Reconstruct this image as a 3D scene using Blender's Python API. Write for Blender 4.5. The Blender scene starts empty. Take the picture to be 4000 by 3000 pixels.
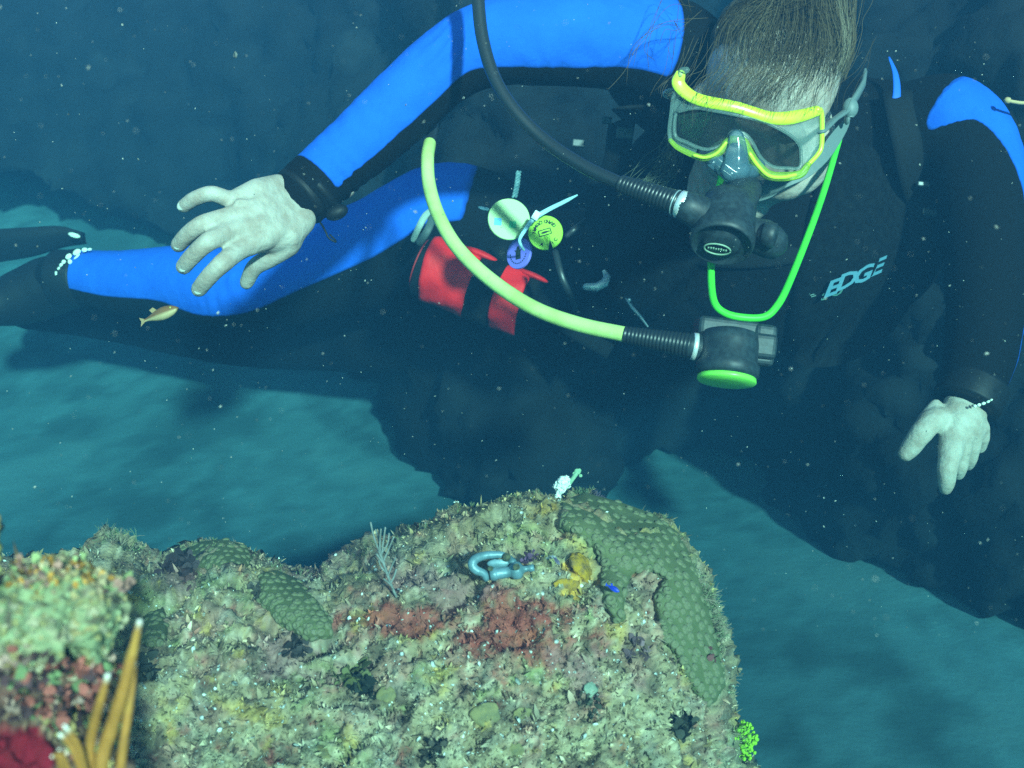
import bpy, bmesh, math, random
import numpy as np
from mathutils import Vector, Matrix, Quaternion
from mathutils.bvhtree import BVHTree

random.seed(7)
RNG = np.random.default_rng(11)
S = bpy.context.scene
COL = S.collection
R = math.radians

# ------------------------------------------------------------------ camera
CAM_Z, PITCH, FPX = 0.95, R(12.0), 4289.0      # FPX: focal length for a 4000 px wide picture
cam_d = bpy.data.cameras.new('camera')
cam = bpy.data.objects.new('camera', cam_d)
COL.objects.link(cam)
cam.location = (0, 0, CAM_Z)
cam.rotation_euler = (R(90) - PITCH, 0, 0)
cam_d.sensor_width = 36.0
cam_d.lens = 36.0 * FPX / 4000.0
cam_d.clip_start = 0.02
cam_d.clip_end = 500.0
cam_d.dof.use_dof = True
cam_d.dof.focus_distance = 1.15
cam_d.dof.aperture_fstop = 11.0
S.camera = cam

# ------------------------------------------------------------------ light
SUN_EL, SUN_AZ = R(21), R(18)     # sunlight comes from above, from behind the photographer
w = bpy.data.worlds.new('World')
S.world = w
w.use_nodes = True
wn = w.node_tree.nodes
sky = wn.new('ShaderNodeTexSky')
sky.sky_type = 'NISHITA'
sky.sun_disc = False
sky.sun_elevation = SUN_EL
sky.sun_rotation = R(180) + SUN_AZ
wn['Background'].inputs['Strength'].default_value = 0.08
w.node_tree.links.new(sky.outputs[0], wn['Background'].inputs[0])
sun_d = bpy.data.lights.new('sun', 'SUN')
sun_d.energy = 5.0
sun_d.angle = R(3.0)
sun_d.color = (1.0, 0.98, 0.93)
sun = bpy.data.objects.new('sun', sun_d)
COL.objects.link(sun)
sun.location = (-1, -3, 4)
_to = Vector((math.sin(-SUN_AZ) * math.cos(SUN_EL), math.cos(SUN_AZ) * math.cos(SUN_EL), -math.sin(SUN_EL)))
sun.rotation_euler = _to.to_track_quat('-Z', 'Y').to_euler()
vs = S.view_settings
vs.view_transform = 'Standard'
vs.look = 'None'
vs.gamma = 1.0
vs.use_curve_mapping = False
vs.exposure = 1.06
S.cycles.use_denoising = False
S.cycles.max_bounces = 6
S.cycles.diffuse_bounces = 2
S.cycles.glossy_bounces = 2
S.cycles.transmission_bounces = 4
S.cycles.transparent_max_bounces = 12
S.cycles.volume_bounces = 0
S.cycles.sample_clamp_indirect = 4.0
S.cycles.sample_clamp_direct = 30.0

# ------------------------------------------------------------------ helpers
CP, SP = math.cos(PITCH), math.sin(PITCH)
def P(px, py, d):
    """a point d metres in front of the lens plane on the sight line of photo pixel (px, py) of 4000 x 3000"""
    x = (px - 2000.0) / FPX * d
    v = -(py - 1500.0) / FPX * d
    return Vector((x, d * CP + v * SP, CAM_Z - d * SP + v * CP))
def PA(px, py, d):
    px, py, d = np.broadcast_arrays(np.asarray(px, float), np.asarray(py, float), np.asarray(d, float))
    x = (px - 2000.0) / FPX * d
    v = -(py - 1500.0) / FPX * d
    return np.stack([x, d * CP + v * SP, CAM_Z - d * SP + v * CP], -1)
def project(p):
    """photo pixel and depth of world points (N,3)"""
    q = np.asarray(p, float) - np.array([0, 0, CAM_Z])
    d = q[:, 1] * CP - q[:, 2] * SP
    v = q[:, 1] * SP + q[:, 2] * CP
    return 2000 + q[:, 0] / d * FPX, 1500 - v / d * FPX, d
VX = Vector((1, 0, 0)); VUP = Vector((0, SP, CP)); VBACK = Vector((0, -CP, SP))   # right, up and towards-the-lens
def M(px_at_depth, d):
    return px_at_depth / FPX * d

PERM = np.random.default_rng(3).permutation(256)
PERM = np.concatenate([PERM, PERM, PERM])
GR = np.random.default_rng(4).normal(size=(256, 3)); GR /= np.linalg.norm(GR, axis=1)[:, None]
def noise3(p):
    p = np.asarray(p, float)
    i = np.floor(p).astype(int); f = p - i; i &= 255
    u = f * f * f * (f * (f * 6 - 15) + 10)
    out = 0
    for dx in (0, 1):
        for dy in (0, 1):
            for dz in (0, 1):
                h = PERM[PERM[PERM[(i[:, 0] + dx) & 255] + ((i[:, 1] + dy) & 255)] + ((i[:, 2] + dz) & 255)]
                g = GR[h]
                dot = (g * (f - np.array([dx, dy, dz]))).sum(1)
                wgt = (u[:, 0] if dx else 1 - u[:, 0]) * (u[:, 1] if dy else 1 - u[:, 1]) * (u[:, 2] if dz else 1 - u[:, 2])
                out = out + dot * wgt
    return out * 1.5
def fbm(p, scale, octs=4, gain=0.5, seed=0.0):
    p = np.asarray(p, float) * scale + seed
    a, s = 1.0, 0
    for k in range(octs):
        s = s + a * noise3(p); p = p * 2.03 + 11.7; a *= gain
    return s
def sstep(a, b, x):
    t = np.clip((x - a) / (b - a), 0, 1); return t * t * (3 - 2 * t)

WLOC = {}
def empty(name, loc, label, cat, group=None):
    o = bpy.data.objects.new(name, None)
    o.empty_display_size = 0.02
    COL.objects.link(o); o.location = loc; WLOC[o.name] = Vector(loc)
    o['label'] = label; o['category'] = cat
    if group: o['group'] = group
    return o
def tag(o, label=None, cat=None, group=None, kind=None):
    if label: o['label'] = label
    if cat: o['category'] = cat
    if group: o['group'] = group
    if kind: o['kind'] = kind
    return o
def make(name, verts, faces, mat, parent=None, smooth=True, cols=None, attrs=None):
    v = np.asarray(verts, float).reshape(-1, 3)
    c = (v.min(0) + v.max(0)) / 2
    me = bpy.data.meshes.new(name)
    me.from_pydata((v - c).tolist(), [], [list(map(int, f)) for f in faces] if not isinstance(faces, np.ndarray) else faces.tolist())
    return link_mesh(name, me, c, mat, parent, smooth, cols, attrs)
def link_mesh(name, me, c, mat, parent=None, smooth=True, cols=None, attrs=None):
    if smooth: me.polygons.foreach_set('use_smooth', np.ones(len(me.polygons), bool))
    if cols is not None:
        a = me.color_attributes.new('albedo', 'FLOAT_COLOR', 'POINT')
        cc = np.ones((len(me.vertices), 4)); cc[:, :3] = cols
        a.data.foreach_set('color', cc.ravel())
    for k, val in (attrs or {}).items():
        a = me.attributes.new(k, 'FLOAT', 'POINT'); a.data.foreach_set('value', np.asarray(val, float))
    if mat is not None:
        for m in (mat if isinstance(mat, (list, tuple)) else [mat]): me.materials.append(m)
    me.update()
    o = bpy.data.objects.new(name, me); COL.objects.link(o)
    c = Vector(c); WLOC[o.name] = c
    if parent is not None:
        o.parent = parent; o.location = c - WLOC[parent.name]
    else: o.location = c
    return o
def shared(name, me, loc, quat, scale, parent):
    o = bpy.data.objects.new(name, me); COL.objects.link(o)
    o.parent = parent; o.location = Vector(loc) - WLOC[parent.name]
    o.rotation_mode = 'QUATERNION'; o.rotation_quaternion = quat
    o.scale = scale if hasattr(scale, '__len__') else (scale,) * 3
    return o
class MB:
    def __init__(s): s.v = []; s.f = []; s.c = []
    def add(s, v, f, col=None):
        n = len(s.v); s.v.extend([tuple(p) for p in v]); s.f.extend([tuple(i + n for i in q) for q in f])
        if col is not None: s.c.extend([tuple(col)] * len(v))
        return s
    def build(s, name, mat, parent=None, smooth=True):
        return make(name, s.v, s.f, mat, parent, smooth, np.array(s.c) if s.c else None)
def crv(pts, n=8):
    """Catmull-Rom through points of any dimension"""
    p = np.array([list(q) for q in pts], float)
    p = np.vstack([2 * p[0] - p[1], p, 2 * p[-1] - p[-2]])
    out = []
    for i in range(1, len(p) - 2):
        for t in np.linspace(0, 1, n, endpoint=False):
            a, b, c, d = p[i - 1], p[i], p[i + 1], p[i + 2]
            out.append(.5 * (2 * b + (c - a) * t + (2 * a - 5 * b + 4 * c - d) * t * t + (3 * b - a - 3 * c + d) * t ** 3))
    out.append(p[-2]); return np.array(out)
def tube(pts, rad, seg=10, flat=1.0, up=None, round_caps=True):
    """closed tube along points; flat squeezes it along the frame's normal"""
    pts = [Vector(p) for p in pts]; n = len(pts)
    rad = [rad] * n if np.isscalar(rad) else list(rad)
    if round_caps:
        t0 = (pts[0] - pts[1]).normalized(); t1 = (pts[-1] - pts[-2]).normalized(); r0, r1 = rad[0], rad[-1]
        A = [(pts[0] + t0 * r0 * math.sin(a), r0 * math.cos(a)) for a in (1.45, 1.05, .55)]
        B = [(pts[-1] + t1 * r1 * math.sin(a), r1 * math.cos(a)) for a in (.55, 1.05, 1.45)]
        pts = [a for a, _ in A] + pts + [b for b, _ in B]; rad = [a for _, a in A] + rad + [b for _, b in B]; n = len(pts)
    V, F = [], []
    nrm = None
    for i, p in enumerate(pts):
        t = (pts[min(i + 1, n - 1)] - pts[max(i - 1, 0)]).normalized()
        if nrm is None:
            ref = Vector(up) if up is not None else (Vector((0, 0, 1)) if abs(t.z) < .9 else Vector((1, 0, 0)))
            nrm = (ref - t * ref.dot(t)).normalized()
        else:
            ref = Vector(up) if up is not None else nrm
            q = ref - t * ref.dot(t)
            if q.length > 1e-4: nrm = q.normalized()
        b = t.cross(nrm)
        for k in range(seg):
            a = 2 * math.pi * k / seg
            V.append(p + nrm * (math.cos(a) * rad[i] * flat) + b * (math.sin(a) * rad[i]))
    for i in range(n - 1):
        for k in range(seg):
            F.append((i * seg + k, i * seg + (k + 1) % seg, (i + 1) * seg + (k + 1) % seg, (i + 1) * seg + k))
    F.append(tuple(range(seg - 1, -1, -1))); F.append(tuple((n - 1) * seg + k for k in range(seg)))
    return V, F
def ball(c, ax, seg=20, rings=12):
    """ellipsoid; ax = three axis vectors or a radius"""
    if np.isscalar(ax): ax = (VX * ax, VUP * ax, VBACK * ax)
    c = Vector(c); ax = [Vector(a) for a in ax]; V, F = [], []
    for i in range(1, rings):
        th = math.pi * i / rings
        for k in range(seg):
            ph = 2 * math.pi * k / seg
            V.append(c + ax[0] * (math.sin(th) * math.cos(ph)) + ax[1] * math.cos(th) + ax[2] * (math.sin(th) * math.sin(ph)))
    for i in range(rings - 2):
        for k in range(seg):
            F.append((i * seg + k, i * seg + (k + 1) % seg, (i + 1) * seg + (k + 1) % seg, (i + 1) * seg + k)[::-1])
    a = len(V); V.append(c + ax[1]); V.append(c - ax[1])
    for k in range(seg):
        F.append((a, k, (k + 1) % seg)[::-1]); F.append((a + 1, (rings - 2) * seg + (k + 1) % seg, (rings - 2) * seg + k)[::-1])
    return V, F
def lathe(prof, origin, axis, seg=32, ref=None):
    """prof: (radius, height along the axis) pairs"""
    axis = Vector(axis).normalized(); o = Vector(origin)
    ref = Vector(ref) if ref is not None else (VX if abs(axis.dot(VX)) < .8 else VUP)
    e1 = (ref - axis * ref.dot(axis)).normalized(); e2 = axis.cross(e1)
    V, F = [], []; n = len(prof)
    for r, h in prof:
        for k in range(seg):
            a = 2 * math.pi * k / seg
            V.append(o + axis * h + (e1 * math.cos(a) + e2 * math.sin(a)) * r)
    for i in range(n - 1):
        for k in range(seg):
            F.append((i * seg + k, i * seg + (k + 1) % seg, (i + 1) * seg + (k + 1) % seg, (i + 1) * seg + k))
    F.append(tuple(range(seg - 1, -1, -1))); F.append(tuple((n - 1) * seg + k for k in range(seg)))
    return V, F
def box(c, ex, ey, ez):
    """box from centre and half-axis vectors"""
    c, ex, ey, ez = map(Vector, (c, ex, ey, ez))
    V = [c + ex * a + ey * b + ez * d for a in (-1, 1) for b in (-1, 1) for d in (-1, 1)]
    return V, [(0, 1, 3, 2), (4, 6, 7, 5), (0, 4, 5, 1), (2, 3, 7, 6), (0, 2, 6, 4), (1, 5, 7, 3)]
def bevel(o, wd, segs=2):
    m = o.modifiers.new('bevel', 'BEVEL'); m.width = wd; m.segments = segs; m.limit_method = 'ANGLE'
    return o
def union(pieces, voxel, smooth=6, factor=.5):
    """one continuous skin round overlapping closed pieces -> (mesh)"""
    mb = MB()
    for v, f in pieces: mb.add(v, f)
    me = bpy.data.meshes.new('tmp'); me.from_pydata([tuple(p) for p in mb.v], [], mb.f)
    bm = bmesh.new(); bm.from_mesh(me); bmesh.ops.recalc_face_normals(bm, faces=bm.faces); bm.to_mesh(me); bm.free()
    o = bpy.data.objects.new('tmp', me); COL.objects.link(o)
    m = o.modifiers.new('r', 'REMESH'); m.mode = 'VOXEL'; m.voxel_size = voxel; m.use_smooth_shade = True
    if smooth:
        m = o.modifiers.new('s', 'SMOOTH'); m.factor = factor; m.iterations = smooth
    dg = bpy.context.evaluated_depsgraph_get()
    out = bpy.data.meshes.new_from_object(o.evaluated_get(dg))
    bpy.data.objects.remove(o); bpy.data.meshes.remove(me)
    return out
def co(me):
    a = np.empty(len(me.vertices) * 3); me.vertices.foreach_get('co', a); return a.reshape(-1, 3)
def set_co(me, a):
    me.vertices.foreach_set('co', np.asarray(a, float).ravel()); me.update()
def normals(me):
    a = np.empty(len(me.vertices) * 3); me.vertices.foreach_get('normal', a); return a.reshape(-1, 3)

# ------------------------------------------------------------------ materials
def mat(name, col, rough=.5, spec=.5, metal=0., noise=None, bump=None, **kw):
    """noise = (scale, other colour); bump = (scale, strength, distance)"""
    m = bpy.data.materials.new(name); m.use_nodes = True
    nt = m.node_tree; N = nt.nodes; L = nt.links; b = N['Principled BSDF']
    b.inputs['Roughness'].default_value = rough; b.inputs['Specular IOR Level'].default_value = spec
    b.inputs['Metallic'].default_value = metal
    for k, v in kw.items(): b.inputs[k.replace('_', ' ')].default_value = v
    tc = N.new('ShaderNodeTexCoord')
    if isinstance(col, str):
        a = N.new('ShaderNodeAttribute'); a.attribute_name = col; src = a.outputs['Color']
    else:
        rgb = N.new('ShaderNodeRGB'); rgb.outputs[0].default_value = (*col, 1); src = rgb.outputs[0]
    if noise:
        t = N.new('ShaderNodeTexNoise'); t.inputs['Scale'].default_value = noise[0]; t.inputs['Detail'].default_value = 5
        L.new(tc.outputs['Object'], t.inputs['Vector'])
        cr = N.new('ShaderNodeValToRGB'); cr.color_ramp.elements[0].position = .4; cr.color_ramp.elements[1].position = .65
        L.new(t.outputs['Fac'], cr.inputs['Fac'])
        mx = N.new('ShaderNodeMix'); mx.data_type = 'RGBA'
        L.new(cr.outputs['Color'], mx.inputs['Factor']); L.new(src, mx.inputs['A']); mx.inputs['B'].default_value = (*noise[1], 1)
        src = mx.outputs['Result']
    L.new(src, b.inputs['Base Color'])
    if bump:
        t = N.new('ShaderNodeTexNoise'); t.inputs['Scale'].default_value = bump[0]; t.inputs['Detail'].default_value = 6
        L.new(tc.outputs['Object'], t.inputs['Vector'])
        bp = N.new('ShaderNodeBump'); bp.inputs['Strength'].default_value = bump[1]; bp.inputs['Distance'].default_value = bump[2]
        L.new(t.outputs['Fac'], bp.inputs['Height']); L.new(bp.outputs['Normal'], b.inputs['Normal'])
    return m
# ================================================================== THE SETTING
# ------------------------------------------------------------------ sea floor
def floor_z(x, y):
    t = np.clip(y - 1.5, 0, 2.6)
    Lf = 0.28 + 0.72 * sstep(.45, -.35, x)
    p = np.stack([x, y, np.zeros_like(x)], -1)
    z = .29 + Lf * (.10 * t + .13 * t * t)
    z = z + .012 * fbm(p, 1.7, 4, .45) * sstep(.2, 1.2, y) + .0010 * fbm(p, 9., 4, .65, 5)
    return z
def graded(a, b, c, fine, far):
    inner = np.arange(a, b + fine / 2, fine)
    outer = []; s = fine; v = b
    while v < c: s *= 1.35; v += s; outer.append(v)
    return inner, np.array(outer)
xi, xo = graded(-2.6, 2.6, 40, .025, 40)
gx = np.concatenate([-xo[::-1], xi, xo])
yi, yo = graded(.4, 4.6, 40, .025, 40)
gy = np.concatenate([.4 - np.cumsum(.05 * 1.5 ** np.arange(14))[::-1], yi, yo])
X, Y = np.meshgrid(gx, gy)
Z = floor_z(X.ravel(), Y.ravel())
nx, ny = len(gx), len(gy)
idx = np.arange(nx * ny).reshape(ny, nx)
quads = np.stack([idx[:-1, :-1], idx[:-1, 1:], idx[1:, 1:], idx[1:, :-1]], -1).reshape(-1, 4)
fv = np.stack([X.ravel(), Y.ravel(), Z], -1)
k1 = fbm(fv, 2.6, 5, .6, 3.1); k2 = fbm(fv * [1, .6, 1], 6.0, 5, .65, 9.3); k3 = fbm(fv, 30, 4, .7, 1.)
base = np.array([.058, .130, .150]); dark = np.array([.030, .070, .082]); pale = np.array([.090, .180, .20])
fc = base[None] * (1 + .25 * k3)[:, None]
fc = fc * (1 + .35 * sstep(.2, .7, fv[:, 0]))[:, None]       # colour lightened to the right to offset the dimmer grazing sun
a = sstep(.02, .55, k1 * .7 + k2 * .6)[:, None]; fc = fc * (1 - .8 * a) + dark * .8 * a
a = sstep(.15, .6, -k1 * .8 + k2 * .35)[:, None]; fc = fc * (1 - .75 * a) + pale * .75 * a
m_floor = mat('sand_crust', 'albedo', .95, .1, bump=(70, .25, .004))
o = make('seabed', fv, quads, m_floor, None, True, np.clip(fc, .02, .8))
tag(o, 'blue green mottled sandy hard bottom sloping up behind the diver', 'seabed', kind='structure')

# ------------------------------------------------------------------ rocks drawn from an outline, then swollen into solid bodies
def seg_dist(p, poly):
    """distance to and nearest point on a polyline (pixels)"""
    best = np.full(len(p), 1e9); near = np.zeros_like(p)
    for a, b in zip(poly[:-1], poly[1:]):
        ab = b - a; t = np.clip(((p - a) @ ab) / max(ab @ ab, 1e-9), 0, 1)
        q = a + t[:, None] * ab; d = np.hypot(*(p - q).T)
        m = d < best; best[m] = d[m]; near[m] = q[m]
    return best, near
def inside(p, poly):
    c = np.zeros(len(p), bool); n = len(poly); j = n - 1
    for i in range(n):
        xi_, yi_ = poly[i]; xj, yj = poly[j]
        if yi_ != yj:
            c ^= ((yi_ > p[:, 1]) != (yj > p[:, 1])) & (p[:, 0] < (xj - xi_) * (p[:, 1] - yi_) / (yj - yi_) + xi_)
        j = i
    return c
def rock(outline, soft, step, depth_front, depth_back, turn=1e9, drop=0., rough=()):
    """outline: closed polygon in photo pixels; soft: the part of it that is a silhouette; rows below `turn` go straight down.
       returns verts, faces, pixel coordinates, front mask"""
    poly = np.array(outline, float); sl = np.array(soft, float)
    x0, y0 = poly.min(0) - step; x1, y1 = poly.max(0) + step
    xs = np.arange(x0, x1 + step, step); ys = [y0]
    while ys[-1] < y1: ys.append(ys[-1] + (step if ys[-1] < turn else step * 4))
    ys = np.array(ys)
    Xp, Yp = np.meshgrid(xs, ys); pts = np.stack([Xp.ravel(), Yp.ravel()], -1)
    ins = inside(pts, poly)
    I = np.arange(len(pts)).reshape(Xp.shape)
    q = np.stack([I[:-1, :-1], I[:-1, 1:], I[1:, 1:], I[1:, :-1]], -1).reshape(-1, 4)
    keep = ins[q].any(1); q = q[keep]
    used = np.unique(q); remap = -np.ones(len(pts), int); remap[used] = np.arange(len(used)); q = remap[q]; pts = pts[used]; ins = ins[used]
    dcl, ncl = seg_dist(pts, np.vstack([poly, poly[:1]]))
    pts[~ins] = ncl[~ins]
    d, _ = seg_dist(pts, sl); d[(~ins) & (d < 1.)] = 0
    def world(dep):
        yy = np.minimum(pts[:, 1], turn)
        w_ = PA(pts[:, 0], yy, dep)
        over = np.maximum(pts[:, 1] - turn, 0)
        w_[:, 2] -= over * drop; w_[:, 1] -= over * drop * .12
        return w_
    Vf = world(depth_front(pts[:, 0], np.minimum(pts[:, 1], turn), d)); Vb = world(depth_back(pts[:, 0], np.minimum(pts[:, 1], turn), d))
    n = len(pts); bi = np.where(ins, np.arange(n) + n, np.arange(n))
    V = np.vstack([Vf, Vb]); F = np.vstack([q[:, ::-1], bi[q]])
    # push along the normals with fractal relief
    me = bpy.data.meshes.new('t'); me.from_pydata(V.tolist(), [], F.tolist())
    for sc, am, oc, kind in rough:
        me.update(); nn = normals(me); c_ = co(me)
        if kind == 'ridge': h = 1 - 2 * np.abs(fbm(c_, sc, oc, .5, 2.))
        elif kind == 'cell': h = -np.abs(fbm(c_, sc, oc, .5, 7.)) * 2 + .5
        else: h = fbm(c_, sc, oc, .55, 4.)
        set_co(me, c_ + nn * (h * am)[:, None])
    V = co(me); NN = normals(me); bpy.data.meshes.remove(me)
    used = np.unique(F); r2 = -np.ones(len(V), int); r2[used] = np.arange(len(used))
    pp = np.vstack([pts, pts])[used]; front = (np.arange(2 * n) < n)[used]
    return V[used], r2[F], pp, front, NN[used]

# dark reef wall standing behind the diver
def floor_depth(px, py):
    out = []
    for a, b in zip(np.atleast_1d(px), np.atleast_1d(py)):
        dd = np.linspace(1.2, 4.2, 160); w_ = PA(np.full(160, a), np.full(160, b), dd)
        h = w_[:, 2] - floor_z(w_[:, 0], w_[:, 1]); k = np.argmax(h < 0)
        out.append(dd[k] if (h < 0).any() else 4.2)
    return np.array(out)
base_line = [(-1500, 300), (-600, 470), (0, 640), (200, 735), (380, 800), (540, 860), (760, 990), (1050, 1200), (1330, 1400), (1500, 1470), (1570, 1560),
             (1610, 1680), (1650, 1800), (1720, 1900), (1800, 1985), (2060, 2060), (2290, 1890), (2390, 1800), (2490, 1735), (2700, 1770), (2900, 1810), (3030, 1870), (3085, 1960),
             (3150, 2050), (3260, 2075), (3340, 2130), (3420, 2190), (3600, 2250), (3760, 2300), (3900, 2380), (4010, 2425), (4500, 2500), (5600, 2500)]
bl = np.array(base_line, float)
bd = floor_depth(bl[:, 0], bl[:, 1])
bd = np.minimum(bd, 2.8)
def wall_d(px): return np.interp(px, bl[:, 0], bd)
top = [(5600, -320), (4300, -380), (3000, -330), (1500, -360), (300, -280), (-700, -300), (-1500, -280)]
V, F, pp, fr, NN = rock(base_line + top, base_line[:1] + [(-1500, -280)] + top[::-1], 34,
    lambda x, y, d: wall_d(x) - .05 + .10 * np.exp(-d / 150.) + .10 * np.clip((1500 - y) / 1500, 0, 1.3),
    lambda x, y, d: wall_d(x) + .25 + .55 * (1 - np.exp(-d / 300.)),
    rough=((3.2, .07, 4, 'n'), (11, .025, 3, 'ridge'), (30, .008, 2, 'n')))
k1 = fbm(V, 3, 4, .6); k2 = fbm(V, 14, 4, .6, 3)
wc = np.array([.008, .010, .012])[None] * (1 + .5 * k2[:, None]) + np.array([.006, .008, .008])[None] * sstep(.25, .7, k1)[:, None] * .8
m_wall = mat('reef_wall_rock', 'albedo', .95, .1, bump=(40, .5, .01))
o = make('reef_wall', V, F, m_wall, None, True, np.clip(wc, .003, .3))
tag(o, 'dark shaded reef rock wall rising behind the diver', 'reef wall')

# ------------------------------------------------------------------ foreground reef mound
sil = [(-420, 2300), (-200, 2240), (0, 2190), (180, 2170), (330, 2140), (400, 2075), (470, 2090), (560, 2130), (640, 2160), (740, 2125), (830, 2105), (950, 2125), (1020, 2160),
       (1090, 2195), (1165, 2225), (1240, 2215), (1320, 2165), (1420, 2140), (1520, 2105), (1640, 2050), (1700, 2000), (1820, 1955), (1930, 1935), (2060, 1915), (2170, 1920), (2290, 1905),
       (2380, 1935), (2500, 1985), (2590, 2015), (2670, 2090), (2725, 2180), (2755, 2290), (2790, 2380), (2815, 2480), (2840, 2580), (2865, 2700), (2875, 2800), (2900, 2880), (2960, 2990), (3010, 3150)]
outl = sil + [(3060, 3350), (3080, 6800), (-420, 6800)]
def mound_f(x, y, d):
    base = 1.09 - .17 * (1 - np.exp(-d / 230.)) - .10 * np.clip((y - 1950) / 1300., 0, 1) - .05 * (1 - np.exp(-d / 60.))
    return base + .05 * sstep(1500, 300, x) * np.clip((2700 - y) / 500, 0, 1)
V, F, pp, fr, NN = rock(outl, sil, 11, mound_f, lambda x, y, d: 1.09 + .16 * (1 - np.exp(-d / 200.)), turn=3260, drop=.00033,
    rough=((7, .016, 3, 'n'), (22, .009, 3, 'cell'), (55, .0045, 3, 'n'), (130, .0022, 2, 'cell')))
MV, MF, MP, MN = V, F, pp, NN
def blob(pp, cx, cy, rx, ry, rot=0.):
    a = R(rot); dx = pp[:, 0] - cx; dy = pp[:, 1] - cy
    u = (dx * math.cos(a) + dy * math.sin(a)) / rx; v = (-dx * math.sin(a) + dy * math.cos(a)) / ry
    return np.exp(-(u * u + v * v))
def lay(c, colr, wgt): return c * (1 - wgt[:, None]) + np.array(colr)[None] * wgt[:, None]
def mound_colour(V, pp):
    k1 = fbm(V, 14, 4, .6, 1.); k2 = fbm(V, 34, 4, .65, 8.); k3 = fbm(V, 90, 3, .7, 5.); k4 = fbm(V, 22, 3, .6, 15.); k5 = fbm(V, 200, 2, .7, 3.)
    c = np.tile(np.array([.24, .205, .125]), (len(V), 1))
    c = lay(c, (.19, .235, .10), .9 * sstep(.05, .5, k1))                      # green turf
    c = lay(c, (.27, .15, .125), .72 * sstep(.0, .42, k4))               # pink-brown crust
    c = lay(c, (.075, .060, .045), .85 * sstep(.08, .5, -k2))              # dark hollows of brown algae
    c = lay(c, (.46, .42, .31), .75 * sstep(.25, .7, k3 + .3 * k2))       # pale sediment
    c = lay(c, (.38, .29, .07), .7 * sstep(.35, .7, fbm(V, 30, 3, .6, 21.)))
    c = lay(c, (.20, .22, .19), .45 * sstep(.2, .6, fbm(V, 26, 3, .6, 41.)))
    n = fbm(V, 45, 4, .7, 31.)
    red = np.maximum.reduce([1.1 * blob(pp, 1990, 2440, 300, 150, 10), 1.05 * blob(pp, 1560, 2410, 260, 80), .8 * blob(pp, 2100, 2540, 180, 120), .7 * blob(pp, 1870, 2290, 130, 60), .6 * blob(pp, 2010, 2650, 150, 90)])
    c = lay(c, (.25, .030, .028), np.clip(sstep(.25, .85, red + .6 * n), 0, 1) * .85)
    pk = np.maximum.reduce([blob(pp, 1700, 2270, 260, 90, 10), blob(pp, 1250, 2190, 180, 80, -20), .8 * blob(pp, 2300, 2610, 260, 110, 20), .8 * blob(pp, 1150, 2560, 300, 120), .8 * blob(pp, 700, 2290, 90, 80)])
    c = lay(c, (.23, .135, .14), sstep(.4, .8, pk + .4 * n) * .7)
    ye = np.maximum.reduce([blob(pp, 2260, 2215, 90, 75), .9 * blob(pp, 2230, 2290, 90, 40, -20), .75 * blob(pp, 2120, 2030, 90, 40), .7 * blob(pp, 1990, 1980, 120, 30)])
    c = lay(c, (.50, .30, .03), sstep(.45, .8, ye + .35 * n) * .9)
    up = sstep(2300, 1950, pp[:, 1]) * sstep(1500, 1900, pp[:, 0])
    c = lay(c, (.26, .22, .08), .35 * up)
    low = sstep(2550, 2950, pp[:, 1])
    c = lay(c, (.38, .38, .25), .4 * low * sstep(-.1, .4, k2))
    c = c * (1 + .55 * np.clip(k5, -1, 1))[:, None]
    c = (c * .88 + np.array([.040, .034, .024])) * np.array([1.22, 1.08, 1.03]); return np.clip(c, .012, .8)
mc = mound_colour(V, pp)
m_reef = mat('reef_crust', 'albedo', .95, .12, bump=(260, .6, .004))
root = empty('reef_rock', P(1500, 3250, .85) * 1.0, 'broad algae crusted reef mound filling the foreground below the diver', 'reef rock')
make('rock_body', V, F, m_reef, root, True, mc)
MBVH = BVHTree.FromPolygons([tuple(p) for p in MV], [tuple(f) for f in MF])
CAMP = Vector((0, 0, CAM_Z))
def hit(px, py, bvh=None, lift=0.):
    """where the sight line of a photo pixel meets a body"""
    dr = (P(px, py, 1.) - CAMP).normalized()
    loc, n, i, dist = (bvh or MBVH).ray_cast(CAMP, dr)
    if loc is None: return None, None
    if n.dot(dr) > 0: n = -n
    return loc + n * lift, n
# ================================================================== LIFE ON THE MOUND
m_leafy = mat('algae_turf', 'albedo', .85, .15, Subsurface_Weight=0.0)
def mound_samples(n, box_=None, cond=None):
    """random points on the front of the mound: position, normal, pixel, colour"""
    tri = MF[:, :3]
    fc_ = MP[tri].mean(1); ok = (MF < 10 ** 9).all(1)
    vis = (fc_[:, 1] < 3150) & (fc_[:, 0] > -150)
    nn = MN[tri].mean(1)
    ctr = MV[tri].mean(1)
    vd = ctr - np.array([0, 0, CAM_Z]); vis &= (nn * vd).sum(1) < .15 * np.linalg.norm(vd, axis=1)
    if cond is not None: vis &= cond(fc_)
    pick = RNG.choice(np.nonzero(vis)[0], n)
    w_ = RNG.dirichlet((1, 1, 1), n)
    q = MF[pick][:, :3]
    pos = (MV[q] * w_[:, :, None]).sum(1); px = (MP[q] * w_[:, :, None]).sum(1); nr = MN[q].mean(1); nr /= np.linalg.norm(nr, axis=1)[:, None] + 1e-9
    return pos, nr, px
def coral_zone(px):
    """1 inside the bare star coral colonies"""
    p = np.asarray(px, float)
    return inside(p, ZONE_R) | inside(p, ZONE_L1) | inside(p, ZONE_L2) | inside(p, ZONE_L3)
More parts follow.
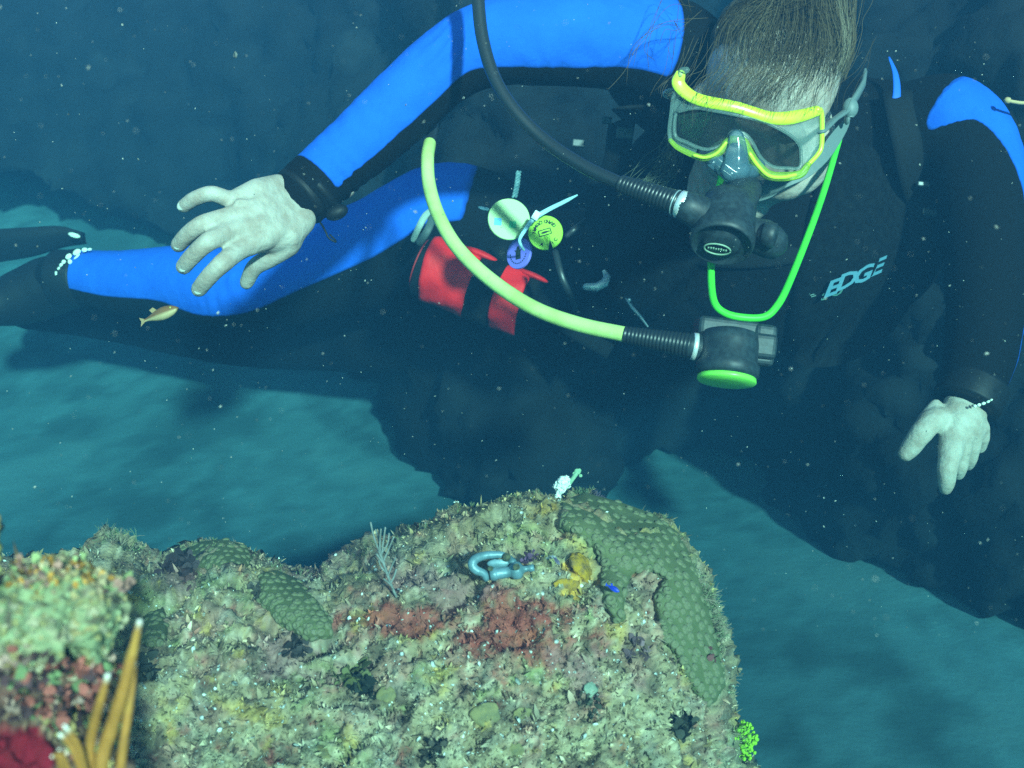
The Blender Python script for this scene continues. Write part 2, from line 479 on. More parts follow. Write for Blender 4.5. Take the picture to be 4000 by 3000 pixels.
ZONE_R = np.array([(2190, 1960), (2290, 1925), (2420, 1960), (2560, 2010), (2650, 2080), (2710, 2190), (2745, 2300), (2780, 2400), (2800, 2490), (2830, 2600), (2835, 2680), (2800, 2740), (2760, 2765),
    (2700, 2700), (2640, 2580), (2570, 2480), (2545, 2330), (2590, 2260), (2520, 2235), (2470, 2250), (2445, 2330), (2450, 2430), (2400, 2440), (2345, 2350), (2335, 2180), (2280, 2110), (2180, 2070)], float)
ZONE_L1 = np.array([(690, 2160), (780, 2115), (880, 2105), (960, 2130), (1000, 2190), (930, 2240), (800, 2230), (700, 2210)], float)
ZONE_L2 = np.array([(1010, 2240), (1080, 2225), (1160, 2260), (1230, 2330), (1300, 2420), (1310, 2500), (1200, 2510), (1080, 2440), (1000, 2350)], float)
ZONE_L3 = np.array([(560, 2400), (640, 2370), (660, 2440), (650, 2530), (560, 2545), (540, 2470)], float)

# tufts of turf algae, coloured like the crust they grow on
pos, nr, px = mound_samples(32000, cond=lambda c: ~coral_zone(c))
tc_ = mound_colour(pos, px)
mb = MB()
def blade(mb, p, d, side, ln, wd, col, bend):
    a = p - side * wd; b = p + side * wd; mid = p + d * ln * .55 + bend * ln * .15; tip = p + d * ln + bend * ln * .4
    i = len(mb.v)
    mb.v.extend([tuple(a), tuple(b), tuple(mid + side * wd * .9), tuple(mid - side * wd * .9), tuple(tip)])
    mb.f.extend([(i, i + 1, i + 2, i + 3), (i + 3, i + 2, i + 4)]); mb.c.extend([tuple(col * .7)] * 2 + [tuple(col)] * 2 + [tuple(np.minimum(col * 1.25, .9))])
for i in range(len(pos)):
    n = nr[i] + RNG.normal(0, .55, 3); n /= np.linalg.norm(n)
    s = np.cross(n, RNG.normal(size=3)); s /= np.linalg.norm(s) + 1e-9
    ln = RNG.gamma(2.2, .00095) + .0012
    blade(mb, pos[i] - nr[i] * .001, n, s, ln, ln * RNG.uniform(.08, .28), tc_[i] * RNG.uniform(.45, 1.6), RNG.normal(0, .6, 3))
o = mb.build('algae_turf', m_leafy, root, False); tag(o, kind='stuff')
# shell grit and white specks
pos, nr, px = mound_samples(2200, cond=lambda c: np.ones(len(c), bool))
mb = MB()
for i in range(len(pos)):
    r = RNG.gamma(1.6, .00038) + .00035
    if i > 2185: r = RNG.uniform(.003, .0045)
    c0 = Vector(pos[i]); ax = [Vector(RNG.normal(size=3)).normalized() * r * RNG.uniform(.5, 1.4) for _ in range(3)]
    v, f = ball(c0, ax, 5, 4); mb.add(v, f, np.array([.72, .76, .70]) * RNG.uniform(.6, 1.1))
o = mb.build('shell_grit', mat('shell_grit', 'albedo', .5, .5), root, True); tag(o, kind='stuff')
# wiry tufts along the edges
def wire_tuft(mb, p, d, h, n, col, r=.00045, spread=.6):
    for k in range(n):
        dd = (Vector(d) + Vector(RNG.normal(0, spread, 3))).normalized()
        b = Vector(RNG.normal(0, .5, 3)); q = Vector(p)
        pts = [q]
        for s_ in range(3):
            dd = (dd + b * .22 + Vector(RNG.normal(0, .15, 3))).normalized(); q = q + dd * h / 3 * RNG.uniform(.7, 1.3); pts.append(q)
        v, f = tube(pts, [r, r * .9, r * .7, r * .4], 3, round_caps=False); mb.add(v, f, col * RNG.uniform(.6, 1.3))
        if RNG.random() < .7:
            e = pts[2] + Vector(RNG.normal(0, 1, 3)).normalized() * h * .25
            v, f = tube([pts[2], (pts[2] + e) / 2 + b * .0005, e], [r * .8, r * .7, r * .4], 3, round_caps=False); mb.add(v, f, col * RNG.uniform(.6, 1.3))
edge = crv([s_ for s_ in sil if 300 < s_[0]], 14)
mb = MB()
for k, (ex, ey) in enumerate(edge):
    gate = math.sin(ex * .021) + math.sin(ey * .033 + 1.3) + math.sin((ex + ey) * .0087)
    dens = 2 if gate > -.3 else 1
    if ex > 2640: dens = 4 if gate > .8 else (1 if gate > -.4 else 0)
    if 420 < ex < 560: dens = 4
    for _ in range(dens):
        if RNG.random() < .35 and ex < 2640: continue
        px_ = ex + RNG.normal(0, 12); py_ = ey + abs(RNG.normal(0, 14)) + 6
        if ex > 2640: px_ = ex - abs(RNG.normal(0, 12)) - 4
        h_, n_ = hit(px_, py_)
        if h_ is None: continue
        out_d = (VUP * (.9 if ex < 2640 else .15) + VX * (.9 if ex > 2600 else 0.) + n_ * .3)
        big = .011 if (2560 < ey < 2900 or (2300 < ey < 2480)) and ex > 2700 else .0042
        if 400 < ex < 520: big = .011
        cl = np.array([.30, .24, .17]) if RNG.random() < .5 else np.array([.20, .24, .12])
        wire_tuft(mb, h_ - n_ * .001, out_d, big * RNG.uniform(.5, 1.5), 4, cl, .0003)
o = mb.build('edge_fuzz', m_leafy, root, True); tag(o, kind='stuff')
# leafy brown clumps and dark tufts sitting in the crust
def leaf_clump(mb, p, n, r, cnt, col, flat=.5):
    n = Vector(n)
    for _ in range(cnt):
        d = (n * .7 + Vector(RNG.normal(0, .6, 3))).normalized()
        s_ = d.cross(Vector(RNG.normal(size=3))).normalized(); q = Vector(p) + Vector(RNG.normal(0, r * .35, 3))
        cc = np.array(col) * RNG.uniform(.55, 1.45)
        L_ = r * RNG.uniform(.5, 1.1); wd = L_ * flat * RNG.uniform(.5, 1.)
        pts = []
        for t, ww in ((0, .25), (.35, .8), (.75, 1.), (1., .55)):
            c0 = q + d * L_ * t + n * (L_ * .15 * math.sin(t * 3)); pts += [c0 - s_ * wd * ww, c0 + s_ * wd * ww]
        mb.add(pts, [(0, 1, 3, 2), (2, 3, 5, 4), (4, 5, 7, 6)], cc)
mb = MB()
for cx, cy, rr, cnt, cl in [(720, 2210, .010, 26, (.05, .035, .04)), (690, 2240, .010, 20, (.05, .03, .035)), (740, 2260, .008, 14, (.10, .05, .05)), (1380, 2670, .011, 26, (.12, .12, .05)), (1430, 2700, .010, 20, (.03, .035, .03)),
        (1150, 2530, .008, 20, (.05, .04, .04)), (560, 2640, .010, 22, (.06, .06, .05)), (1000, 2310, .007, 14, (.07, .06, .05)), (2650, 2860, .010, 22, (.05, .05, .04)), (2070, 2210, .006, 12, (.10, .05, .10)),
        (2740, 2600, .010, 18, (.16, .06, .06)), (2490, 2560, .008, 16, (.20, .12, .14)), (1680, 2950, .008, 14, (.06, .05, .04)), (2300, 2760, .007, 12, (.07, .07, .05))]:
    for _ in range(3):
        h_, n_ = hit(cx + RNG.normal(0, 18), cy + RNG.normal(0, 14))
        if h_ is not None: leaf_clump(mb, h_, n_, rr, cnt, cl)
pos, nr, px = mound_samples(900, cond=lambda c: ~coral_zone(c))
pc = mound_colour(pos, px)
for i in range(len(pos)):
    leaf_clump(mb, pos[i], nr[i], RNG.uniform(.0018, .0042), 8, np.clip(pc[i] * RNG.choice([.45, .9, 1.25]), .02, .7), .4)
o = mb.build('leafy_algae', m_leafy, root, True); tag(o, kind='stuff')

# ------------------------------------------------------------------ star coral colonies: a crust with raised polyps
m_star = mat('star_coral_crust', (.125, .135, .060), .9, .15, noise=(60, (.15, .155, .075)), bump=(500, .3, .002))
m_polyp = mat('star_coral_polyp', (.185, .172, .105), .85, .2, noise=(1.6, (.14, .145, .07)))
def polyp_mesh():
    prof = [(1.05, -.25), (1., .12), (.88, .36), (.62, .50), (.42, .46), (.26, .18), (.0001, .2)]
    v, f = lathe(prof[:-1] + [(.08, .22)], (0, 0, 0), (0, 0, 1), 8)
    me = bpy.data.meshes.new('polyp'); me.from_pydata([tuple(p) for p in v], [], f)
    me.polygons.foreach_set('use_smooth', np.ones(len(me.polygons), bool)); me.materials.append(m_polyp); me.update(); return me, v, f
POLYP, PV, PF = polyp_mesh()
def star_coral(zone, spacing, label, lift=.0075):
    z = np.array(zone); x0, y0 = z.min(0); x1, y1 = z.max(0)
    # crust: the mound's own relief, smoothed and lifted
    st = 14; xs = np.arange(x0, x1 + st, st); ys = np.arange(y0, y1 + st, st)
    Xp, Yp = np.meshgrid(xs, ys); pts = np.stack([Xp.ravel(), Yp.ravel()], -1); ins = inside(pts, z)
    I = np.arange(len(pts)).reshape(Xp.shape); q = np.stack([I[:-1, :-1], I[:-1, 1:], I[1:, 1:], I[1:, :-1]], -1).reshape(-1, 4); q = q[ins[q].any(1)]
    used = np.unique(q); rm = -np.ones(len(pts), int); rm[used] = np.arange(len(used)); q = rm[q]; pts = pts[used]; ins = ins[used]
    _, nc = seg_dist(pts, np.vstack([z, z[:1]])); pts[~ins] = nc[~ins]
    dist, _ = seg_dist(pts, np.vstack([z, z[:1]]))
    dep = np.empty(len(pts)); 
    for i, (a, b) in enumerate(pts):
        h_, n_ = hit(a, b); 
        if h_ is None: h_, n_ = hit(a - 25, b + 25)
        dep[i] = project(np.array([h_]))[2][0] if h_ is not None else np.nan
    dep[np.isnan(dep)] = np.nanmedian(dep)
    # smooth depth over neighbours
    nb = [[] for _ in pts]
    for f_ in q:
        for a, b in zip(f_, np.roll(f_, 1)): nb[a].append(b); nb[b].append(a)
    for _ in range(14): dep = np.array([.4 * dep[i] + .6 * np.mean(dep[nb[i]]) if nb[i] else dep[i] for i in range(len(dep))])
    out_ = PA(pts[:, 0], pts[:, 1], dep - lift * 2.2 * (1 - np.exp(-dist / 25.)) - .001 + .010 * (dist < 2))
    rt = empty('star_coral', Vector(out_.mean(0)), label, 'coral', 'star coral colonies on the mound')
    make('coral_crust', out_, q[:, ::-1], m_star, rt, True)
    bv = BVHTree.FromPolygons([tuple(p) for p in out_], [tuple(f_) for f_ in q])
    spots = []
    yy = y0; row = 0
    while yy < y1:
        xx = x0 + (row % 2) * spacing * .5
        while xx < x1:
            a, b = xx + RNG.normal(0, spacing * .16), yy + RNG.normal(0, spacing * .15)
            if inside(np.array([[a, b]]), z)[0]:
                h_, n_ = hit(a, b, bv)
                if h_ is not None: spots.append((h_, n_, (h_ - CAMP).length))
            xx += spacing
        yy += spacing * .84; row += 1
    spots.sort(key=lambda s_: s_[2])
    rest = MB(); rad = M(spacing, 1.0) * .50
    for k, (h_, n_, dd) in enumerate(spots):
        sc = rad * RNG.uniform(.72, 1.2); qn = Vector((0, 0, 1)).rotation_difference(n_)
        if k < 300: shared('polyp', POLYP, h_ - n_ * sc * .1, qn, sc, rt)
        else: rest.add([h_ + qn @ (Vector(p) * sc) for p in PV], PF)
    if rest.v: tag(rest.build('polyp_field', m_polyp, rt), kind='stuff')
    return rt
star_coral(ZONE_R, 35, 'large green star coral colony capping the right shoulder of the mound')
star_coral(ZONE_L1, 27, 'green star coral colony on the low crest left of the saddle')
star_coral(ZONE_L2, 29, 'green star coral patch on the slope right below the saddle of the mound')
star_coral(ZONE_L3, 29, 'small green star coral patch beside the tall fire coral tip')

# ------------------------------------------------------------------ yellow sponge
def lump(cx, cy, rx, ry, name, label, cat, material, seed=0., lift=.4, group=None):
    h_, n_ = hit(cx, cy); d_ = project(np.array([h_]))[2][0]
    e1 = (VX - n_ * VX.dot(n_)).normalized(); e2 = n_.cross(e1)
    v, f = ball(h_, (e1 * M(rx, d_), e2 * M(ry, d_) * 1.15, n_ * M(min(rx, ry), d_) * lift), 36, 22)
    v = np.array([tuple(p) for p in v]); c0 = np.array(h_)
    v = c0 + (v - c0) * (1 + .30 * fbm(v, 90, 4, .6, seed))[:, None]
    o = make(name, v, f, material, None, True); return tag(o, label, cat, group)
m_ysp = mat('yellow_sponge', (.46, .25, .02), .85, .2, noise=(160, (.22, .13, .05)), bump=(300, .8, .004))
lump(2270, 2215, 60, 62, 'encrusting_sponge', 'yellow orange encrusting sponge beside the star coral', 'sponge', m_ysp, 1.)
lump(2215, 2285, 52, 24, 'encrusting_sponge', 'thin yellow sponge fringe hanging below the larger yellow sponge', 'sponge', m_ysp, 2.)
m_olive = mat('olive_algae_disc', (.26, .21, .09), .85, .2, noise=(150, (.17, .15, .08)), bump=(250, .5, .003))
for cx, cy, rx, ry, lb in [(1895, 2790, 50, 42, 'round olive green algae disc low on the mound left of centre'), (1510, 2712, 40, 26, 'small olive algae disc below the dark tuft on the mound'), (2040, 2790, 36, 26, 'olive algae disc right of the rounder one'),
        (1265, 2940, 46, 34, 'pale green algae disc near the bottom edge of the mound'), (2010, 2930, 40, 30, 'yellowish algae disc at the bottom centre of the mound')]:
    lump(cx, cy, rx, ry, 'algae_disc', lb, 'algae', m_olive, cx * .01, .35, 'algae discs on the mound')
m_pebb = mat('grey_pebble', (.20, .26, .20), .85, .2, noise=(150, (.30, .34, .26)), bump=(300, .5, .003))
lump(2310, 2690, 36, 26, 'pebble', 'grey green rounded pebble below the star coral', 'pebble', m_pebb, 3.)

# ------------------------------------------------------------------ white sponge fleck with a pale green leaf, on the crest
m_white = mat('white_sponge', (.80, .84, .80), .7, .3, bump=(300, .5, .003))
h_, n_ = hit(2205, 1935); d_ = project(np.array([h_]))[2][0] - .006
pcs = []
for (ax_, ay_, r_) in [(2178, 1945, 14), (2186, 1915, 18), (2198, 1888, 26), (2212, 1875, 18), (2192, 1902, 24), (2222, 1893, 11), (2172, 1898, 12)]:
    pcs.append(ball(P(ax_, ay_, d_), M(r_, d_), 14, 9))
me = union(pcs, .0012, 4); c_ = co(me); ctr = c_.mean(0); set_co(me, c_ - ctr + .0006 * RNG.normal(size=c_.shape))
o = link_mesh('white_sponge', me, ctr, m_white); tag(o, 'bright white ragged sponge fleck standing on the crest of the mound', 'sponge')
m_pg = mat('pale_green_algae', (.20, .36, .22), .8, .2, noise=(200, (.28, .42, .30)))
mb = MB(); 
v, f = tube([P(2216, 1905, d_), P(2236, 1872, d_ - .002), P(2250, 1852, d_)], [M(7, 1), M(9, 1), M(10, 1)], 7); mb.add(v, f)
for a, b, r_ in [(2256, 1842, 15), (2244, 1850, 9), (2268, 1858, 8), (2262, 1838, 10)]: mb.add(*ball(P(a, b, d_), (VX * M(r_, 1), VUP * M(r_, 1) * .9, VBACK * M(r_, 1) * .35), 10, 7))
tag(mb.build('algae_frond', m_pg), 'pale green lobed algae frond leaning beside the white sponge', 'algae')
mb = MB()
for k in range(60):
    a = 2240 + RNG.uniform(0, 190); b = 1905 + (a - 2240) * .26 + RNG.normal(0, 8)
    h_, n_ = hit(a, b + 14)
    if h_ is None: continue
    wire_tuft(mb, h_, VUP + n_ * .5, .006, 4, np.array([.10, .08, .12]) if a > 2290 else np.array([.12, .16, .09]), .0005)
tag(mb.build('dark_tuft', m_leafy), 'dark violet fringe of wiry algae right of the white sponge', 'algae')

# ------------------------------------------------------------------ bare grey sea plume on the saddle slope
m_plume = mat('sea_plume_grey', (.17, .18, .17), .8, .2, noise=(200, (.26, .27, .26)))
h_, n_ = hit(1548, 2330); d_ = project(np.array([h_]))[2][0] - .004
rt = empty('sea_plume', h_, 'bare grey branching sea plume on the left slope of the mound', 'coral')
stem = [P(1548, 2330, d_), P(1530, 2290, d_ - .004), P(1512, 2240, d_ - .006), P(1495, 2190, d_ - .006), P(1480, 2150, d_ - .005)]
v, f = tube(crv(stem, 5), M(5, 1), 6); make('stem', v, f, m_plume, rt)
for (a, b) in [((1480, 2150), (1468, 2070)), ((1484, 2160), (1488, 2068)), ((1490, 2170), (1505, 2062)), ((1497, 2195), (1538, 2098)), ((1480, 2150), (1448, 2042)), ((1512, 2240), (1480, 2190)), ((1515, 2250), (1545, 2180)), ((1525, 2280), (1548, 2225)), ((1500, 2205), (1472, 2165)), ((1535, 2300), (1500, 2262)), ((1488, 2165), (1520, 2085))]:
    mid = ((a[0] + b[0]) / 2 + RNG.normal(0, 4), (a[1] + b[1]) / 2)
    dz = RNG.uniform(-.012, .004)
    v, f = tube(crv([P(*a, d_ - .006), P(*mid, d_ - .006 + dz / 2), P(*b, d_ - .006 + dz)], 4), [M(3.3, 1)] * 9, 6)
    make('branch', v, f, m_plume, rt)

# ------------------------------------------------------------------ lime green algae bush low on the right flank
m_lime = mat('lime_algae', (.30, .55, .03), .8, .2, noise=(250, (.20, .42, .03)))
d_ = .985
rt = empty('lime_algae_bush', P(2880, 2910, d_), 'lime green bead algae bush on the right flank of the mound', 'algae')
mb = MB(); stems = MB()
for k in range(150):
    a = RNG.uniform(-1.2, 1.25); r_ = 95 * math.sqrt(RNG.random())
    x_, y_ = 2865 + r_ * math.cos(a), 2895 + r_ * math.sin(a) * 1.0
    q = P(x_, y_, d_ + RNG.normal(0, .008)); rr = M(RNG.uniform(5, 9), 1)
    mb.add(*ball(q, rr, 7, 5))
    if k % 3 == 0: stems.add(*tube([P(2850, 2895 + RNG.normal(0, 40), d_ + .004), (q + P(2850, 2895, d_)) / 2 + Vector(RNG.normal(0, .002, 3)), q], .0007, 4, round_caps=False))
tag(mb.build('beads', m_lime, rt), kind='stuff'); tag(stems.build('stems', m_lime, rt), kind='stuff')

# ------------------------------------------------------------------ blue grey metal fitting lying on the mound
m_fit = mat('blue_grey_metal', (.16, .27, .33), .42, .5, metal=.15, noise=(120, (.10, .18, .21)), bump=(200, .3, .002))
m_fitd = mat('dark_socket', (.05, .055, .04), .8, .2, noise=(300, (.12, .12, .06)))
h_, n_ = hit(1950, 2245); d_ = project(np.array([h_]))[2][0] - .008
rt = empty('metal_fitting', h_, 'blue grey metal hose fitting with a looped handle lying on the mound', 'metal fitting')
Q = lambda a, b, dd=0.: P(1750 + a / 3.16, 2050 + b / 3.16, d_ + dd)      # positions measured in a 3.16 x enlargement
loop = crv([Q(470, 660), Q(440, 600, -.001), Q(350, 560, -.002), Q(300, 500, -.002), Q(330, 430), Q(430, 385, .003), Q(560, 370, .005), Q(680, 375, .006), Q(760, 420, .006), Q(800, 460, .004)], 6)
rads = np.interp(np.linspace(0, 1, len(loop)), [0, .2, .4, .6, .8, 1], [M(9, 1), M(12, 1), M(13, 1), M(11, 1), M(9, 1), M(11, 1)])
v, f = tube(loop, rads * 1.3, 10); make('loop_handle', v, f, m_fit, rt)
ax_ = (Q(1050, 530, 0) - Q(520, 620, 0)).normalized(); org = Q(520, 620)
u_ = M(1 / 3.16, d_)
prof = [(50, 0), (62, 6), (66, 70), (60, 80), (56, 90), (58, 210), (54, 250), (66, 262), (86, 285), (92, 330), (88, 370), (72, 392), (46, 410), (34, 425), (30, 470), (36, 500), (38, 545), (30, 552), (22, 548)]
v, f = lathe([(a * u_ * 1.22, b * u_) for a, b in prof], org, ax_, 24); make('barrel', v, f, m_fit, rt)
for a, b, r_ in [(525, 540, 34), (845, 520, 44)]:
    v, f = lathe([(r_ * u_, 0), (r_ * u_, 3 * u_), (r_ * u_ * .8, 4 * u_), (r_ * u_ * .7, -2 * u_)], Q(a, b, -.0125 if a > 700 else -.0095), (VBACK + VUP * .45).normalized(), 16); make('socket', v, f, m_fitd, rt)
v, f = ball(Q(720, 400, .002), M(15, 1), 14, 9); make('cap_nut', v, f, m_fitd, rt)
v, f = ball(Q(620, 480, .004), (VX * M(40, 1), VUP * M(16, 1), VBACK * M(6, 1)), 14, 9); make('grip_plate', v, f, m_fit, rt)

# ------------------------------------------------------------------ little fish
def fish(name, label, head, tail, hgt, wid, c_top, c_bot, dep0, dep1, n_=None):
    a, b = P(*head, dep0), P(*tail, dep1); ax_ = (b - a); L_ = ax_.length; t = ax_.normalized()
    up = (VUP - t * VUP.dot(t)).normalized(); side = t.cross(up)
    st = [(0, .08), (.06, .35), (.16, .72), (.3, .95), (.42, 1.), (.58, .82), (.72, .52), (.85, .28), (.93, .2)]
    V, F = [], []; seg = 14
    for s_, r_ in st:
        for k in range(seg):
            g = 2 * math.pi * k / seg; V.append(a + t * (L_ * s_) + up * (math.sin(g) * r_ * hgt) + side * (math.cos(g) * r_ * wid))
    for i in range(len(st) - 1):
        for k in range(seg): F.append((i * seg + k, i * seg + (k + 1) % seg, (i + 1) * seg + (k + 1) % seg, (i + 1) * seg + k))
    F.append(tuple(range(seg))); F.append(tuple((len(st) - 1) * seg + k for k in range(seg))[::-1])
    cols = [c_top if (Vector(p) - a - t * ((Vector(p) - a).dot(t))).dot(up) > -hgt * .12 else c_bot for p in V]
    rt = empty(name, (a + b) / 2, label, 'fish')
    make('body', V, F, mat(name + '_skin', 'albedo', .45, .5, noise=None), rt, True, np.array(cols))
    mf = mat(name + '_fin', tuple(.5 * (np.array(c_top) + np.array(c_bot))), .6, .3)
    e = a + t * L_ * .92
    make('tail_fin', [e + up * hgt * .2, e - up * hgt * .2, e + t * L_ * .14 - up * hgt * .7, e + t * L_ * .10, e + t * L_ * .14 + up * hgt * .7, e + side * .0004], [(0, 1, 2, 3), (0, 3, 4), (5, 3, 2), (5, 4, 3)], mf, rt, False)
    e = a + t * L_ * .62 + up * hgt * .7
    make('dorsal_fin', [e - t * L_ * .08, e + t * L_ * .08, e + t * L_ * .14 + up * hgt * .55, e + t * L_ * .03 + up * hgt * .75, e + side * .0005], [(0, 1, 2, 3), (4, 3, 2)], mf, rt, False)
    for sd in (1, -1):
        v, f = ball(a + t * L_ * .14 + up * hgt * .3 + side * (wid * .62 * sd), hgt * .13, 10, 7)
        make('eye', v, f, mat('fish_eye', (.5, .5, .1), .2, .6), rt)
    return rt
fish('puffer_fish', 'small brown backed pale bellied fish swimming below the outstretched hand', (697, 1202), (555, 1256), .0064, .0058, (.22, .10, .035), (.55, .42, .22), 1.04, 1.06)
fish('damselfish', 'tiny deep blue fish in front of the star coral', (2420, 2312), (2368, 2284), .0022, .0016, (.01, .03, .42), (.02, .08, .75), .86, .865)
fish('wrasse', 'tiny pale violet fish beside the yellow sponge', (2188, 2206), (2158, 2172), .0016, .0013, (.10, .08, .14), (.42, .38, .62), .88, .885)
# ================================================================== BLURRED CORAL ROCK CLOSE TO THE LENS (left)
nsil = [(-420, 2230), (-150, 2230), (0, 2225), (60, 2190), (130, 2165), (240, 2150), (340, 2165), (420, 2200), (480, 2250), (505, 2310), (515, 2380), (505, 2450), (480, 2530), (455, 2610), (430, 2680), (415, 2760), (420, 2850), (455, 2920), (500, 3000), (520, 3120)]
nout = nsil + [(560, 3300), (600, 9500), (-420, 9500)]
NVv, NF, NP, nfr, NNn = rock(nout, nsil, 10, lambda x, y, d: .50 - .07 * (1 - np.exp(-d / 170.)) + .03 * np.clip((y - 2600) / 300, 0, 1), lambda x, y, d: .50 + .07 * (1 - np.exp(-d / 120.)),
    turn=3260, drop=.000115, rough=((14, .010, 3, 'n'), (45, .006, 3, 'cell'), (120, .003, 2, 'n')))
def near_colour(V, pp):
    k1 = fbm(V, 40, 4, .6, 1.); k2 = fbm(V, 90, 3, .6, 4.); k3 = fbm(V, 160, 3, .6, 9.)
    c = np.tile(np.array([.26, .30, .16]), (len(V), 1))
    c = lay(c, (.42, .36, .22), .7 * sstep(0, .5, k1))
    c = lay(c, (.10, .06, .05), .8 * sstep(.1, .5, -k2))
    lowr = sstep(2560, 2680, pp[:, 1] + 40 * k1)
    c = lay(c, (.15, .06, .05), .85 * lowr)
    c = lay(c, (.40, .26, .16), lowr * .8 * sstep(.1, .5, k3))
    sp = sstep(.35, .6, np.maximum(blob(pp, 60, 2930, 190, 130, 25), .0) + .12 * k2)
    c = lay(c, (.20, .008, .02), sp)
    tp = sstep(.45, .7, np.maximum.reduce([blob(pp, 120, 2190, 90, 36), blob(pp, 350, 2200, 70, 36, 20), .8 * blob(pp, 230, 2180, 60, 26)]) + .2 * k2)
    c = lay(c, (.52, .20, .02), tp * .9)
    return np.clip(c * (1 + .3 * k3)[:, None], .01, .8)
nroot = empty('coral_rock', P(100, 3250, .45), 'out of focus coral rock with leafy green algae at the near left', 'reef rock')
make('rock_body', NVv, NF, m_reef, nroot, True, near_colour(NVv, NP))
NBVH = BVHTree.FromPolygons([tuple(p) for p in NVv], [tuple(f) for f in NF])
def leaf_mesh(k):
    r = np.random.default_rng(k); pts = []; n = 9
    mbm = MB(); top_ = []; 
    for i in range(n):
        a = 2 * math.pi * i / n; rr = r.uniform(.7, 1.15) * (1. if i else .4); top_.append((rr * math.cos(a), rr * math.sin(a) * .7, .22 * rr * rr + r.normal(0, .07)))
    V = [(0, 0, 0)] + top_ + [(0, 0, -.12)] + [(x, y, z - .10) for x, y, z in top_]
    F = [(0, 1 + i, 1 + (i + 1) % n) for i in range(n)] + [(n + 1, n + 2 + (i + 1) % n, n + 2 + i) for i in range(n)] + [(1 + i, n + 2 + i, n + 2 + (i + 1) % n, 1 + (i + 1) % n) for i in range(n)]
    me = bpy.data.meshes.new('algae_leaf'); me.from_pydata(V, [], F); return me
m_leaves = []
for k, cl in enumerate([(.34, .30, .13), (.27, .26, .12), (.42, .32, .15), (.30, .35, .19), (.48, .42, .27)]):
    m_leaves.append(mat('algae_leaf_%d' % k, cl, .75, .25, noise=(1.5, tuple(.7 * np.array(cl)))))
LEAF = []
for k in range(10):
    me = leaf_mesh(k); me.materials.append(m_leaves[k % 5]); LEAF.append(me)
spots = []
while len(spots) < 300:
    a, b = RNG.uniform(-60, 510), RNG.uniform(2200, 2680)
    if not inside(np.array([[a, b]]), np.array(nsil + [(520, 3300), (-420, 3300)], float))[0]: continue
    w_ = 1. if 2300 < b < 2600 else .55
    if RNG.random() > w_: continue
    h_, n_ = hit(a, b, NBVH)
    if h_ is None: continue
    n2 = (n_ + Vector(RNG.normal(0, .45, 3)) + Vector((0, 0, .25))).normalized()
    qn = Vector((0, 0, 1)).rotation_difference(n2) @ Quaternion((0, 0, 1), RNG.uniform(0, 6.28))
    s_ = M(RNG.uniform(12, 25), .44); spots.append(1)
    shared('algae_leaf', LEAF[RNG.integers(10)], h_ + n_ * s_ * .35, qn, s_, nroot)
mb = MB()
for k in range(240):
    a, b = RNG.uniform(-40, 470), RNG.uniform(2560, 2990)
    h_, n_ = hit(a, b, NBVH)
    if h_ is None or blob(np.array([[a, b]]), 60, 2930, 190, 130, 25)[0] > .4: continue
    leaf_clump(mb, h_, n_, RNG.uniform(.003, .006), 5, [(.34, .10, .08), (.42, .30, .12), (.16, .22, .10), (.48, .30, .24), (.07, .035, .04)][RNG.integers(5)], .6)
for k in range(160):
    a, b = RNG.uniform(0, 480), RNG.uniform(2155, 2300)
    h_, n_ = hit(a, b, NBVH)
    if h_ is None: continue
    leaf_clump(mb, h_, n_, RNG.uniform(.002, .0045), 5, [(.50, .24, .05), (.44, .34, .2), (.38, .2, .16), (.3, .36, .16)][RNG.integers(4)], .6)
tag(mb.build('leafy_algae', m_leafy, nroot), kind='stuff')
# red sponge low on this rock
h_, n_ = hit(70, 2930, NBVH)
# ragged bit of coral at the very edge of the picture
d_ = .47; pcs = []
for k in range(26):
    t = k / 25; pcs.append(ball(P(-60 + 80 * (t if k % 2 else .4) * (1 - t * .5) + RNG.normal(0, 12), 2260 - 230 * t, d_ + RNG.normal(0, .004)), M(RNG.uniform(16, 34), d_), 10, 7))
me = union(pcs, .0015, 2); c_ = co(me); ctr = c_.mean(0)
cc = lay(np.tile(np.array([.16, .07, .06]), (len(c_), 1)), (.40, .36, .12), sstep(-.1, .4, fbm(c_, 60, 3, .6)))
set_co(me, c_ - ctr + normals(me) * (.002 * fbm(c_, 150, 3, .6))[:, None])
o = link_mesh('branching_coral', me, ctr, m_reef, None, True, np.clip(cc, .02, .8)); tag(o, 'ragged brown coral outcrop cut off by the left edge of the picture', 'coral')

